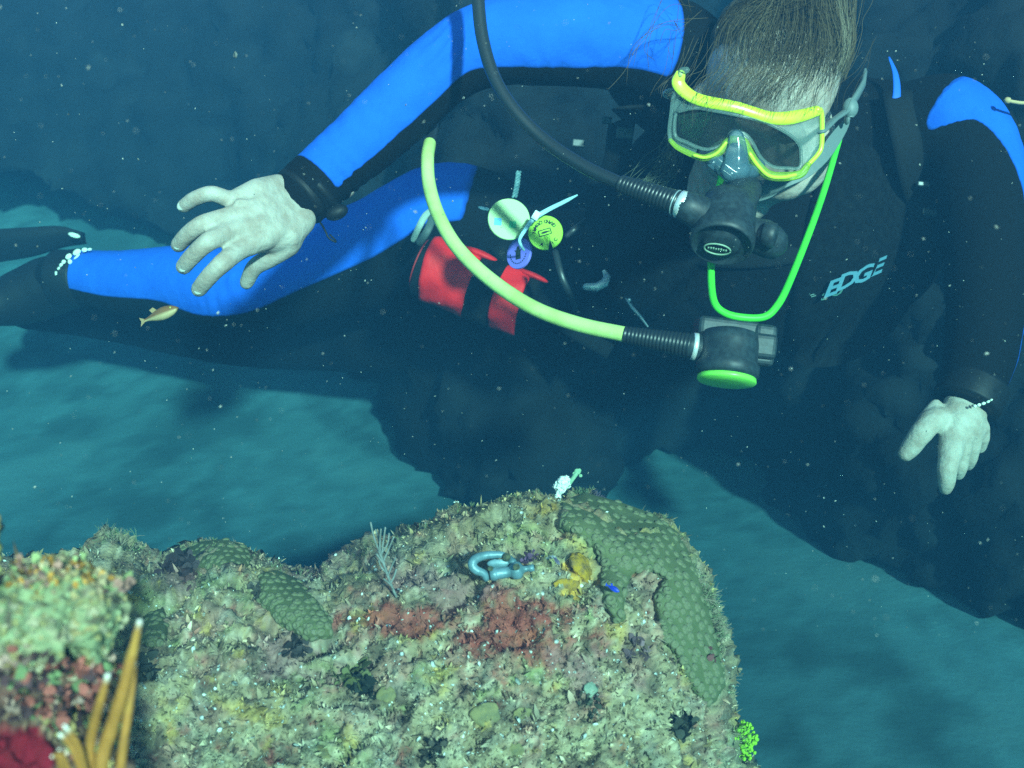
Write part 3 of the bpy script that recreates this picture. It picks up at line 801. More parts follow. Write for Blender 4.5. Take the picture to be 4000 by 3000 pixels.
# ------------------------------------------------------------------ fire coral branches in front of that rock
def tip_mat(name):
    return mat(name, 'albedo', .7, .3, bump=(400, .4, .002))
m_fire = tip_mat('fire_coral')
froot = empty('fire_coral', P(380, 3080, .40), 'blurred orange brown fire coral with white branch tips at the lower left', 'coral')
def fire_branch(pts, r0, r1, tipw=.14):
    c_ = crv([(*p,) for p in pts], 8); n = len(c_); w_ = PA(c_[:, 0], c_[:, 1], c_[:, 2])
    rads = np.interp(np.linspace(0, 1, n), [0, .7, 1], [r0, (r0 + r1 * 1.4) / 2, r1]) * (1 + .12 * fbm(w_, 120, 3, .5))
    v, f = tube(w_, [M(r_ * .74, .40) for r_ in rads], 12)
    v = np.array([tuple(p) for p in v]); seg = 12; rows = len(v) // seg; t = np.repeat(np.linspace(0, 1, rows), seg)
    br = np.array([.38, .165, .03]); c1 = np.tile(br, (len(v), 1)) * (1 + .25 * fbm(v, 90, 3, .6))[:, None]
    c1 = lay(c1, (.52, .28, .05), .5 * sstep(.15, .6, fbm(v, 60, 2, .6, 5)))
    c1 = lay(c1, (.85, .82, .74), sstep(1 - tipw * 1.5, 1 - tipw * .5, t))
    make('branch', v, f, m_fire, froot, True, np.clip(c1, .02, .9))
fire_branch([(395, 3100, .40), (400, 2960, .40), (440, 2830, .398), (480, 2700, .395), (515, 2560, .392), (545, 2430, .39)], 44, 15, .07)
fire_branch([(350, 3050, .40), (350, 2930, .40), (370, 2820, .395), (395, 2730, .39), (420, 2640, .388)], 30, 14, .10)
fire_branch([(470, 3000, .41), (490, 2850, .41), (510, 2730, .412), (530, 2590, .415)], 30, 8, .10)
fire_branch([(330, 3060, .395), (300, 2960, .39), (270, 2900, .388), (235, 2870, .386)], 20, 11, .15)
fire_branch([(340, 3030, .39), (310, 2920, .385), (275, 2865, .382), (252, 2835, .38)], 13, 9, .25)
fire_branch([(300, 3060, .39), (260, 2990, .385), (240, 2950, .383), (205, 2955, .382)], 17, 10, .1)
fire_branch([(260, 3060, .392), (235, 2985, .388), (232, 2930, .386)], 15, 10, .1)
# ================================================================== THE DIVER
m_skin = mat('skin', (.45, .40, .345), .55, .3, noise=(55, (.35, .28, .23)), bump=(170, .6, .0022), Subsurface_Weight=.15, Subsurface_Scale=.01)
m_skin.node_tree.nodes['Principled BSDF'].inputs['Subsurface Radius'].default_value = (1., .5, .3)
def suit_material():
    m = mat('neoprene_suit', (.004, .005, .006), .85, .08, bump=(160, .4, .0016))
    nt = m.node_tree; N = nt.nodes; L = nt.links; b = N['Principled BSDF']
    a = N.new('ShaderNodeAttribute'); a.attribute_name = 'panel'
    cr = N.new('ShaderNodeValToRGB'); cr.color_ramp.elements[0].position = .495; cr.color_ramp.elements[1].position = .505
    L.new(a.outputs['Fac'], cr.inputs['Fac'])
    mx = N.new('ShaderNodeMix'); mx.data_type = 'RGBA'; L.new(cr.outputs['Color'], mx.inputs['Factor'])
    mx.inputs['A'].default_value = (.004, .005, .006, 1)
    cs = N.new('ShaderNodeValToRGB'); cs.color_ramp.elements[0].position = .50; cs.color_ramp.elements[0].color = (0, 0, 0, 1); cs.color_ramp.elements[1].position = .57; cs.color_ramp.elements[1].color = (1, 1, 1, 1); L.new(a.outputs['Fac'], cs.inputs['Fac'])
    mx.inputs['B'].default_value = (.012, .115, .66, 1)
    tn = N.new('ShaderNodeTexNoise'); tn.inputs['Scale'].default_value = 22; tn.inputs['Detail'].default_value = 8; tn.inputs['Roughness'].default_value = .7
    L.new(N['Texture Coordinate'].outputs['Object'], tn.inputs['Vector'])
    bl = N.new('ShaderNodeMix'); bl.data_type = 'RGBA'; L.new(tn.outputs['Fac'], bl.inputs['Factor'])
    bl.inputs['A'].default_value = (.008, .085, .56, 1); bl.inputs['B'].default_value = (.018, .14, .70, 1); sm_ = N.new('ShaderNodeMix'); sm_.data_type = 'RGBA'; L.new(cs.outputs['Color'], sm_.inputs['Factor']); sm_.inputs['A'].default_value = (.004, .04, .24, 1)
    L.new(bl.outputs['Result'], sm_.inputs['B']); L.new(sm_.outputs['Result'], mx.inputs['B'])
    L.new(mx.outputs['Result'], b.inputs['Base Color'])
    return m
m_suit = suit_material()
diver = empty('person', P(2100, 1500, 1.75), 'diver in black and blue wetsuit leaning down over the reef with one arm stretched out', 'person')

def J(px, py, d): return P(px, py, d)
def chain(js, rr, n=7, seg=18):
    c_ = crv([list(p) for p in js], n); r_ = np.interp(np.linspace(0, len(js) - 1, len(c_)), range(len(js)), rr)
    return tube(c_, r_, seg)
# ---- the body under the suit: head, neck, core, arms and both hands in one skin
HR = J(2975, 330, 1.30)                       # cranium
f_up = (VUP * .80 + VBACK * .58 + VX * .18).normalized()      # crown direction: the head is bent forward and tilted
f_fw = (VBACK * .80 - VUP * .60 - VX * .10); f_fw = (f_fw - f_up * f_fw.dot(f_up)).normalized()
f_rt = f_up.cross(f_fw).normalized()
if f_rt.dot(VX) < 0: f_rt = -f_rt
HC = J(2985, 420, 1.285)
def HP(a, b, c_): return HC + f_rt * a + f_up * b + f_fw * c_     # head space, metres: right, up, forward
head = [ball(HP(0, .035, -.015), (f_rt * .076, f_up * .088, f_fw * .094), 28, 18),       # skull
        ball(HP(0, .030, .035), (f_rt * .064, f_up * .058, f_fw * .050), 24, 16),          # forehead
        ball(HP(.004, -.045, .020), (f_rt * .066, f_up * .068, f_fw * .068), 24, 16),         # face
        ball(HP(0, -.095, .040), (f_rt * .036, f_up * .030, f_fw * .042), 20, 12),         # chin
        ball(HP(.034, -.045, .055), (f_rt * .028, f_up * .028, f_fw * .026), 16, 10), ball(HP(-.034, -.045, .055), (f_rt * .028, f_up * .028, f_fw * .026), 16, 10),
        ball(HP(.0, .006, .078), (f_rt * .045, f_up * .010, f_fw * .012), 16, 10),         # brow
        ball(HP(.076, -.02, -.01), (f_rt * .010, f_up * .030, f_fw * .018), 14, 10), ball(HP(-.076, -.02, -.01), (f_rt * .010, f_up * .030, f_fw * .018), 14, 10),   # ears
        tube([HP(0, .0, .082), HP(0, -.022, .094), HP(0, -.040, .105)], [.008, .010, .013], 12), ball(HP(0, -.046, .098), (f_rt * .017, f_up * .010, f_fw * .012), 12, 8),  # nose
        ball(HP(0, -.068, .080), (f_rt * .024, f_up * .006, f_fw * .010), 14, 8), ball(HP(0, -.078, .078), (f_rt * .020, f_up * .006, f_fw * .010), 14, 8),     # lips
        ball(J(3150, 595, 1.250), (VX * .034 + VUP * .012, VUP * .048, VBACK * .030), 18, 12), ball(J(3050, 710, 1.240), (VX * .034, VUP * .022, VBACK * .026), 18, 12),
        tube([HP(0, -.06, -.03), HP(0, -.13, -.06), J(3040, 720, 1.52)], [.052, .055, .07], 20)]
# right hand, seen from its back (left in the picture)
def finger(js, rr): 
    c_ = crv([list(p) for p in js], 6); r_ = 1.09 * np.interp(np.linspace(0, len(js) - 1, len(c_)), range(len(js)), rr)
    # knuckle swellings
    t = np.linspace(0, len(js) - 1, len(c_)); r_ = r_ * (1 + .06 * np.exp(-((t - 1) / .25) ** 2) + .05 * np.exp(-((t - 2) / .22) ** 2))
    return tube(c_, r_, 14)
wr = (1150, 800)
hand_r = [finger([J(1000, 770, 1.205), J(912, 782, 1.190), J(828, 757, 1.178), J(762, 776, 1.180), J(718, 806, 1.190)], [.0115, .0088, .0080, .0077, .0072]),
          finger([J(1010, 830, 1.195), J(905, 845, 1.178), J(792, 876, 1.160), J(733, 917, 1.166), J(697, 957, 1.178)], [.0125, .0098, .0089, .0085, .0079]),
          finger([J(1020, 880, 1.190), J(905, 903, 1.170), J(815, 944, 1.148), J(753, 1000, 1.154), J(717, 1042, 1.166)], [.0125, .0102, .0092, .0087, .0081]),
          finger([J(1035, 930, 1.190), J(948, 968, 1.172), J(868, 1030, 1.150), J(812, 1086, 1.154), J(777, 1130, 1.166)], [.0125, .0102, .0092, .0087, .0081]),
          finger([J(1150, 890, 1.225), J(1120, 955, 1.218), J(1048, 1010, 1.218), J(994, 1045, 1.224), J(963, 1104, 1.236)], [.014, .0130, .0100, .0090, .0076])]
for k, (kx, ky, kd) in enumerate([(925, 782, 1.193), (920, 845, 1.182), (930, 905, 1.175), (965, 960, 1.176)]):
    a = J(1090 + 28 * k, 735 + 40 * k, 1.235); hand_r.append(tube([a, (a + J(kx, ky, kd)) / 2 + VBACK * .005, J(kx, ky, kd)], [.016, .0165, .0125], 14))
hand_r.append(tube([J(1180, 860, 1.232), J(1120, 925, 1.212), J(1020, 950, 1.195)], [.016, .017, .011], 14))
hand_r.append(ball(J(1045, 850, 1.212), (VX * .030, VUP * .026, VBACK * .011), 18, 12))
hand_r.append(tube([J(1300, 680, 1.27), J(1220, 740, 1.255), J(1120, 810, 1.235)], [.034, .031, .026], 18, .72, VBACK))
# tendons on the back of that hand
for kx, ky in [(930, 790), (930, 850), (940, 905), (970, 955)]:
    hand_r.append(tube([J(1095, 800, 1.205), J((1095 + kx) / 2, (800 + ky) / 2, 1.190), J(kx, ky, 1.1765)], [.003, .0038, .0045], 8))
# left hand hanging down, thumb towards the middle of the picture
LH = 1.24
hand_l = [finger([J(3690, 1640, LH + .01), J(3650, 1640, LH), J(3600, 1690, LH - .005), J(3560, 1745, LH), J(3540, 1770, LH + .002)], [.014, .0125, .0115, .0105, .009]),
          tube([J(3655, 1585, LH + .012), J(3625, 1640, LH + .002), J(3590, 1700, LH)], [.008, .0115, .0105], 12),
          finger([J(3720, 1700, LH), J(3712, 1770, LH - .012), J(3700, 1835, LH - .016), J(3698, 1880, LH - .012), J(3694, 1908, LH - .006)], [.014, .0118, .0100, .0090, .0072]),
          finger([J(3760, 1700, LH), J(3755, 1760, LH + .002), J(3748, 1820, LH + .006), J(3742, 1850, LH + .016)], [.0125, .0098, .0085, .0074]),
          finger([J(3795, 1690, LH + .006), J(3795, 1745, LH + .010), J(3788, 1790, LH + .018), J(3780, 1815, LH + .028)], [.012, .0092, .0080, .007]),
          finger([J(3825, 1670, LH + .014), J(3832, 1710, LH + .020), J(3825, 1745, LH + .03)], [.011, .0086, .0074]),
          ball(J(3760, 1665, LH + .006), (VX * .027, VUP * .026, VBACK * .013), 18, 12),
          tube([J(3795, 1520, LH + .03), J(3772, 1590, LH + .022), J(3760, 1640, LH + .008)], [.026, .026, .026], 18, .75, VBACK)]
core = [chain([J(3040, 720, 1.52), J(2950, 950, 1.62), J(2400, 1050, 1.75), J(2050, 1050, 1.82)], [.07, .10, .09, .09]),
        chain([J(3000, 720, 1.50), J(2640, 215, 1.36), J(2420, 160, 1.33), J(2150, 155, 1.30), J(1900, 175, 1.29), J(1745, 255, 1.29), J(1440, 535, 1.275), J(1200, 750, 1.25)], [.05, .04, .036, .032, .030, .028, .028, .026]),
        chain([J(3080, 740, 1.52), J(3560, 550, 1.45), J(3690, 510, 1.42), J(3780, 600, 1.40), J(3830, 740, 1.37), J(3850, 920, 1.34), J(3855, 1120, 1.31), J(3838, 1340, 1.285), J(3780, 1560, 1.266)], [.05, .04, .036, .034, .030, .030, .028, .027, .024])]
me = union(head + hand_r + hand_l + core, .0024, 4, .5)
c_ = co(me); ctr = c_.mean(0); set_co(me, c_ - ctr)
link_mesh('body', me, ctr, m_skin, diver)
# finger nails
m_nail = mat('nail', (.44, .47, .42), .35, .5)
for a, b, dd, ang in [(704, 812, 1.1845, 40), (690, 965, 1.1715, 50), (710, 1052, 1.159, 52), (770, 1140, 1.159, 55)]:
    t = (VX * -math.cos(R(ang)) - VUP * math.sin(R(ang))).normalized(); s_ = t.cross(VBACK)
    v, f = ball(J(a + 6, b - 8, dd), (t * .0058, s_ * .0046, (VBACK * .9 + t * .4).normalized() * .0020), 12, 8); make('finger_nail', v, f, m_nail, diver)
# eyes behind the lens
m_eye = mat('eye', (.55, .60, .55), .2, .6)
m_iris = mat('iris', (.05, .06, .05), .2, .6)
for sx in (-1, 1):
    v, f = ball(HP(.031 * sx, -.012, .070), .012, 16, 10); e = make('eye', v, f, m_eye, diver)
    v, f = ball(HP(.031 * sx, -.014, .0795), (f_rt * .0055, f_up * .0055, f_fw * .003), 12, 8); make('iris', v, f, m_iris, e)

# ---- the wetsuit: one continuous skin; the blue panels follow the limbs
bones = {  # points (px, py, depth, radius, blue edge), side the panel faces
  'arm_r': ([(2640, 215, 1.36, .066, -.55), (2420, 160, 1.33, .060, -.55), (2150, 155, 1.30, .053, -.62), (1900, 175, 1.29, .049, -.55), (1745, 255, 1.29, .045, -.35), (1600, 385, 1.285, .043, -.30), (1440, 535, 1.275, .041, -.25), (1300, 655, 1.262, .037, -.25), (1190, 755, 1.25, .036, -.25)]),
  'leg_r': ([(1950, 960, 1.78, .105, .30), (1750, 880, 1.77, .100, .05), (1500, 975, 1.79, .090, -.12), (1200, 1080, 1.82, .078, -.28), (1000, 1120, 1.84, .072, -.55), (850, 1120, 1.86, .069, -.62), (700, 1105, 1.89, .064, -.42), (500, 1105, 1.93, .058, -.34), (330, 1085, 1.97, .050, -.30), (240, 1085, 1.98, .048, -.3)]),
  'leg_l': ([(2150, 1180, 1.88, .105, 2), (1700, 1270, 1.98, .090, 2), (1250, 1305, 2.08, .070, 2), (900, 1290, 2.14, .068, 2), (400, 1215, 2.2, .058, 2), (100, 1190, 2.24, .050, 2)]),
  'arm_l': ([(3560, 540, 1.45, .072, 2), (3690, 500, 1.42, .068, -.6), (3780, 590, 1.40, .063, .05), (3830, 740, 1.37, .056, .60), (3850, 920, 1.34, .051, .85), (3855, 1120, 1.31, .047, .93), (3838, 1340, 1.285, .042, .94), (3790, 1530, 1.27, .036, .98)]),
}
pieces = []
axes = {}
for nm, js in bones.items():
    c5 = crv([(*P(a, b, d), r_, e) for a, b, d, r_, e in js], 22); axes[nm] = c5
    pieces.append(tube(c5[:, :3], c5[:, 3], 24))
pieces += [chain([J(3060, 640, 1.50), J(3080, 900, 1.52), J(2800, 1050, 1.60), J(2300, 1060, 1.78), J(2050, 1040, 1.82)], [.11, .145, .150, .140, .135]),
           chain([J(2560, 280, 1.40), J(2900, 520, 1.50), J(3060, 640, 1.52), J(3300, 560, 1.50), J(3600, 540, 1.45)], [.065, .088, .10, .090, .070]),
           ball(J(3350, 850, 1.54), (VX * .13, VUP * .15, VBACK * .11), 28, 18),
           ball(J(2700, 780, 1.55), (VX * .11, VUP * .12, VBACK * .10), 28, 18),
           chain([J(3010, 600, 1.46), J(3020, 690, 1.46)], [.068, .072])]
me = union(pieces, .0055, 8, .5)
c_ = co(me); nn = normals(me)
panel = np.zeros(len(c_)); best = np.full(len(c_), 1e9)
side = {'arm_r': (VUP * .92 + VBACK * .25).normalized(), 'leg_r': (VUP * .95 + VBACK * .15).normalized(), 'leg_l': VUP, 'arm_l': (VX * .9 + VUP * .35 + VBACK * .1).normalized()}
span = {'arm_r': (.045, .935), 'leg_r': (.085, .94), 'leg_l': (2, 3), 'arm_l': (.15, .985)}
for nm, c5 in axes.items():
    ax_ = c5[:, :3]; n = len(ax_)
    d2 = ((c_[:, None, :] - ax_[None]) ** 2).sum(2); k = d2.argmin(1); dist = np.sqrt(d2.min(1)) / c5[k, 3]
    kk = np.clip(k, 1, n - 2); tg = ax_[kk + 1] - ax_[kk - 1]; tg /= np.linalg.norm(tg, axis=1)[:, None]
    rel = c_ - ax_[k]; al = (rel * tg).sum(1); rel = rel - tg * al[:, None]
    sd = np.array(side[nm]); sdp = sd[None] - tg * (tg @ sd)[:, None]; sdp /= np.linalg.norm(sdp, axis=1)[:, None]
    u = (rel * sdp).sum(1) / c5[k, 3]
    seglen = np.linalg.norm(np.diff(ax_, axis=0), axis=1).mean()
    t = (k + np.clip(al / seglen, -.5, .5)) / (n - 1)
    val = .5 + (u - c5[k, 4]) * 1.5
    lo, hi = span[nm]
    val = np.minimum(val, .5 + (t - lo) * 12); val = np.minimum(val, .5 + (hi - t) * 12)
    mk = (dist < best) & (dist < 1.5); best[mk] = dist[mk]; panel[mk] = np.clip(val, 0, 1)[mk]
# cloth folds: at the elbow, the knee, the forearm and the waist
def fold(c0, dirv, wave, ext, amp):
    q = c_ - np.array(c0); s_ = q @ np.array(Vector(dirv).normalized()); g = np.exp(-(q ** 2).sum(1) / ext ** 2)
    return amp * g * np.sin(s_ / wave * 6.28 + 7 * fbm(c_, 9, 3)) * (.5 + .8 * fbm(c_, 20, 2, .5, 3.))
disp = .0011 * fbm(c_, 26, 3, .5)
disp += fold(P(1760, 300, 1.25), VX * .8 - VUP * .55, .014, .045, .0042) + fold(P(1450, 540, 1.24), VX * .75 + VUP * .65, .020, .06, .0016) + fold(P(1250, 690, 1.24), VX * .75 + VUP * .65, .016, .05, .0026)
disp += fold(P(880, 1150, 1.80), VX * .95 + VUP * .2, .024, .07, .0014) + fold(P(2300, 200, 1.26), VX * .9 + VUP * .3, .03, .08, .0016) + fold(P(2750, 1000, 1.48), VX * .9 + VUP * .3, .04, .12, .003)
c2 = c_ + nn * disp[:, None]; ctr = c2.mean(0); set_co(me, c2 - ctr)
suit = link_mesh('wetsuit', me, ctr, m_suit, diver, True, None, {'panel': panel})
sm = co(me) + ctr
SBVH = BVHTree.FromPolygons([tuple(p) for p in sm], [tuple(p.vertices) for p in me.polygons])
m_black = mat('black_rubber', (.006, .007, .008), .55, .25, bump=(250, .25, .001))
# cuffs
def cuff(a, b, r_, name, flat=.9):
    ax_ = (b - a).normalized(); prof = [(r_ * .8, 0), (r_, .001), (r_ * 1.03, .005), (r_, (b - a).length * .5), (r_ * 1.03, (b - a).length - .005), (r_, (b - a).length - .001), (r_ * .8, (b - a).length)]
    v, f = lathe(prof, a, ax_, 36); return make(name, v, f, m_black, diver)
cuff(J(1212, 738, 1.254), J(1162, 777, 1.247), .0352, 'sleeve_cuff')
cuff(J(3815, 1490, 1.272), J(3770, 1585, 1.263), .0375, 'sleeve_cuff')
cuff(J(330, 1085, 1.97), J(225, 1090, 1.98), .0515, 'ankle_cuff')
# wrist strap with a loose cord end
mb = MB(); ax_ = (J(1290, 690, 1.262) - J(1190, 790, 1.25)).normalized(); cc = J(1262, 785, 1.255)
v, f = lathe([(.030, -.005), (.0362, -.0045), (.0365, 0), (.0362, .0045), (.030, .005)], J(1222, 745, 1.254), ax_, 36)
strap = make('wrist_strap', v, f, m_black, diver)
v, f = ball(J(1315, 830, 1.245), (VX * .013 + VUP * .003, VUP * .009, VBACK * .008), 16, 10); make('strap_toggle', v, f, m_black, strap)
v, f = tube(crv([J(1250, 868, 1.235), J(1262, 885, 1.23), J(1272, 905, 1.228), J(1285, 930, 1.228), J(1310, 945, 1.23), J(1308, 936, 1.232), J(1290, 918, 1.233)], 6), .0011, 6); make('cord_end', v, f, m_black, strap)
# pale dots printed on the ankle cuff and the left wrist
m_dot = mat('pale_print', (.75, .82, .70), .5, .3)
for px_, py_, rx, ry, ang in [(225, 1073, 10, 17, 20), (232, 1050, 9, 8, 30), (240, 1036, 9, 8, 35), (249, 1023, 9, 8, 40), (268, 1002, 14, 10, 40), (300, 985, 17, 11, 30), (330, 976, 12, 8, 10), (350, 974, 9, 5, 10), (273, 1022, 9, 9, 0), (300, 1003, 16, 4, 40),
        (3808, 1586, 7, 6, 20), (3824, 1582, 8, 7, 20), (3842, 1576, 9, 6, 20), (3860, 1569, 8, 5, 25), (3872, 1562, 6, 4, 30)]:
    dd = 1.925 if px_ < 1000 else 1.222
    a = R(ang); u = VX * math.cos(a) + VUP * math.sin(a); v_ = VUP * math.cos(a) - VX * math.sin(a)
    v, f = ball(P(px_, py_, dd), (u * M(rx, dd), v_ * M(ry, dd), VBACK * .002), 14, 8); make('cuff_dot', v, f, m_dot, diver)
# boots and fins at the far left
pcs = [chain([J(300, 1088, 1.98), J(190, 1120, 2.0), J(60, 1170, 2.0), J(-60, 1200, 1.98)], [.050, .056, .050, .036])]
me = union(pcs, .006, 6); c_ = co(me); ctr = c_.mean(0); set_co(me, c_ - ctr); link_mesh('boot', me, ctr, m_black, diver)
def fin(pts, name, label):
    c5 = crv(pts, 6); ctr_ = PA(c5[:, 0], c5[:, 1], c5[:, 2]); V, F = [], []
    rt = empty(name, Vector(ctr_.mean(0)), label, 'swim fin', 'black swim fins')
    n = len(ctr_)
    for i, c0 in enumerate(ctr_):
        w_ = c5[i, 3]; q = Vector(c0)
        for a, b in ((-1, -.3), (-.92, -1), (0, -.6), (.92, -1), (1, -.3), (1, .3), (.92, 1), (0, .6), (-.92, 1), (-1, .3)):
            V.append(q + (VUP * .9 + VBACK * .45).normalized() * (a * w_) + VBACK * (b * .008))
    s_ = 10
    for i in range(n - 1):
        for k in range(s_): F.append((i * s_ + k, i * s_ + (k + 1) % s_, (i + 1) * s_ + (k + 1) % s_, (i + 1) * s_ + k))
    F.append(tuple(range(s_))); F.append(tuple((n - 1) * s_ + k for k in range(s_))[::-1])
    make('blade', V, F, m_black, rt); return rt
fr_ = fin([(330, 930, 2.16, .012), (240, 925, 2.17, .022), (120, 945, 2.18, .030), (-60, 965, 2.2, .036), (-400, 1000, 2.25, .05)], 'swim_fin', 'black swim fin at the left edge above the dotted ankle cuff')
v, f = ball(P(290, 919, 2.12), (VX * .012 - VUP * .003, VUP * .0045, VBACK * .003), 14, 8); make('buckle', v, f, m_dot, fr_)  # fin buckle, its pale colour painting the white highlight there
# ================================================================== DIVING GEAR
m_yel = mat('fluorescent_yellow_hose', (.60, .82, .26), .38, .5, noise=(25, (.46, .62, .17)), bump=(80, .05, .001))
m_green = mat('fluorescent_green_tube', (.08, .66, .04), .45, .4, noise=(30, (.06, .54, .04)))
m_hose = mat('black_hose', (.014, .020, .024), .38, .5, bump=(400, .1, .0006))
m_reg = mat('worn_black_plastic', (.014, .022, .027), .5, .4, noise=(160, (.026, .042, .050)), bump=(220, .25, .0008))
m_chrome = mat('chrome', (.92, .95, .95), .32, .6, metal=.55)
m_steel = mat('dull_steel', (.35, .45, .48), .4, .5, metal=.5)
m_web = mat('black_webbing', (.006, .008, .009), .8, .15, bump=(500, .5, .001))
m_vest = mat('vest_fabric', (.004, .005, .006), .9, .06, noise=(120, (.007, .009, .010)), bump=(700, .5, .0008))
def hose(name, pts, r_, material, parent, seg=14):
    c_ = crv(pts, 8); v, f = tube(PA(c_[:, 0], c_[:, 1], c_[:, 2]), r_, seg); return make(name, v, f, material, parent)
def ribbed(name, a, b, r0, r1, n, material, parent):
    ax_ = b - a; L_ = ax_.length; prof = [(r0 * .7, -.001), (r0, 0)]
    for k in range(n):
        t0, t1 = k / n, (k + 1) / n
        ra = r0 + (r1 - r0) * t0
        prof += [(ra, L_ * (t0 + .1 / n)), (ra, L_ * (t0 + .6 / n)), (ra * .94, L_ * (t0 + .7 / n)), (ra * .94, L_ * (t1 - .05 / n))]
    prof += [(r1, L_), (r1 * .7, L_ + .001)]
    v, f = lathe(prof, a, ax_, 24); return make(name, v, f, material, parent)

# ------------------------------------------------------------------ regulator in the mouth with its black hose
rg = empty('regulator', P(2840, 930, 1.07), 'black scuba regulator in the diver\'s mouth with chrome clip and black hose', 'regulator')
axr = (VBACK * .50 - VUP * .82 - VX * .22).normalized()
rc = P(2818, 957, 1.045)           # middle of the round cover
r0 = M(123, 1.05)
prof = [(r0 * .55, -.062), (r0 * .78, -.056), (r0 * .92, -.042), (r0 * .97, -.026), (r0 * .98, -.016), (r0 * 1.02, -.014), (r0 * 1.03, -.004), (r0 * .99, 0), (r0 * .93, .001), (r0 * .90, -.003), (r0 * .60, -.003), (r0 * .55, .001), (r0 * .30, .002), (r0 * .02, .0025)]
v, f = lathe(prof, rc, axr, 48); make('housing', v, f, m_reg, rg)
e1 = (VX - axr * VX.dot(axr)).normalized(); e2 = axr.cross(e1)
if e2.dot(VUP) < 0: e2 = -e2
bc = rc + axr * .0035 - e1 * r0 * .10 - e2 * r0 * .10
m_badge = mat('badge_rim', (.22, .34, .24), .4, .5)
ring = [bc + (e1 * math.cos(a) * .0125 + e2 * math.sin(a) * .0075) for a in np.linspace(0, 2 * math.pi, 33)]
v, f = tube(ring, .0009, 6, round_caps=False); bd_ = make('badge', v, f, m_badge, rg)
v, f = lathe([(1, 0), (1, .6), (.9, 1.)], (0, 0, 0), (0, 0, 1), 28)
v = [bc - axr * .0012 + e1 * (p.x * .0118) + e2 * (p.y * .0068) + axr * (p.z * .001) for p in map(Vector, v)]
make('badge_plate', v, f, m_black, bd_)
for k in range(8):
    p0 = bc + e1 * (-.0085 + k * .0024) + axr * .0003
    v, f = box(p0, e1 * .0008, e2 * (.0014 + .0004 * (k % 3)), axr * .0003); make('badge_letter', v, f, m_badge, bd_)
# mouthpiece, exhaust tee, hose inlet
v, f = tube([P(2870, 830, 1.08), P(2885, 790, 1.11), P(2900, 745, 1.15)], [.021, .018, .020], 20); make('mouthpiece', v, f, m_reg, rg)
v, f = tube([P(2930, 905, 1.07), P(2975, 925, 1.065), P(3010, 945, 1.07)], [.015, .018, .017], 20); make('exhaust_tee', v, f, m_reg, rg)
v, f = lathe([(.008, 0), (.0125, .002), (.0125, .012), (.010, .014), (.004, .015)], P(2975, 912, 1.05), (VX * .9 - VUP * .25 + VBACK * .3), 24); make('adjust_knob', v, f, m_reg, rg)
v, f = tube([P(2690, 812, 1.05), P(2740, 835, 1.055), P(2800, 870, 1.065)], [.0155, .017, .018], 20); make('hose_inlet', v, f, m_reg, rg)
hose('hose', [(1862, -140, 1.17), (1868, 0, 1.16), (1885, 150, 1.15), (1930, 300, 1.14), (2010, 430, 1.13), (2130, 550, 1.12), (2290, 655, 1.10), (2440, 725, 1.08)], .0069, m_hose, rg)
ribbed('hose_sleeve', P(2425, 718, 1.08), P(2655, 797, 1.052), .0090, .0125, 16, m_hose, rg)
v, f = lathe([(.011, 0), (.0135, .001), (.0138, .009), (.011, .010)], P(2650, 795, 1.053), (P(2700, 814, 1.048) - P(2650, 795, 1.053)), 28); make('chrome_clip', v, f, m_chrome, rg)
v, f = lathe([(.010, 0), (.0128, .0005), (.0128, .0015), (.010, .002)], P(2635, 790, 1.054), (P(2700, 814, 1.048) - P(2650, 795, 1.053)), 28); make('clip_ring', v, f, m_steel, rg)

# ------------------------------------------------------------------ backup regulator with its yellow hose
og = empty('backup_regulator', P(2870, 1400, 1.06), 'black backup regulator with yellow green cover and long yellow hose hanging at the chest', 'regulator')
axo = (VBACK * .20 - VUP * .97 - VX * .13).normalized()
oc = P(2838, 1486, 1.04); q0 = M(110, 1.04)
prof = [(q0 * .75, -.048), (q0 * .96, -.046), (q0 * 1.02, -.036), (q0 * 1.03, -.018), (q0 * 1.12, -.015), (q0 * 1.12, -.006), (q0 * 1.04, -.004), (q0 * .98, -.003)]
v, f = lathe(prof, oc, axo, 44); make('housing', v, f, m_reg, og)
v, f = lathe([(q0 * .90, -.0035), (q0 * 1.03, -.003), (q0 * 1.05, .0005), (q0 * 1.0, .002), (q0 * .6, .0035), (q0 * .05, .004)], oc, axo, 44); make('purge_cover', v, f, mat('yellow_green_cover', (.22, .75, .08), .35, .5), og)
for nm_, c0, hx, hy, hz in [('mouthpiece_block', P(2835, 1300, 1.075), .030, .013, .020), ('upper_block', P(2880, 1345, 1.07), .034, .012, .024), ('side_tee', P(2975, 1350, 1.068), .011, .020, .016)]:
    v, f = box(c0, (VX - VUP * .12) * hx, (VUP + VX * .12) * hy, VBACK * hz); bevel(make(nm_, v, f, m_reg, og, False), .005, 3)
yh = [(1678, 560, 1.30), (1670, 620, 1.27), (1676, 720, 1.24), (1708, 830, 1.21), (1770, 945, 1.18), (1860, 1045, 1.155), (1980, 1140, 1.13), (2110, 1215, 1.11), (2270, 1270, 1.09), (2445, 1307, 1.07)]
hose('hose', yh, .0077, m_yel, og)
hose('hose_protector', [(1720, 430, 1.38), (1695, 490, 1.33), (1676, 570, 1.296)], .0074, m_hose, og)
ribbed('hose_sleeve', P(2440, 1306, 1.07), P(2705, 1352, 1.05), .0082, .0125, 18, m_hose, og)
v, f = lathe([(.009, 0), (.0130, .001), (.0132, .005), (.009, .006)], P(2700, 1351, 1.05), VX - VUP * .17, 26); make('chrome_clip', v, f, m_chrome, og)
v, f = tube([P(2705, 1352, 1.05), P(2770, 1368, 1.06)], [.0125, .016], 18); make('hose_inlet', v, f, m_reg, og)

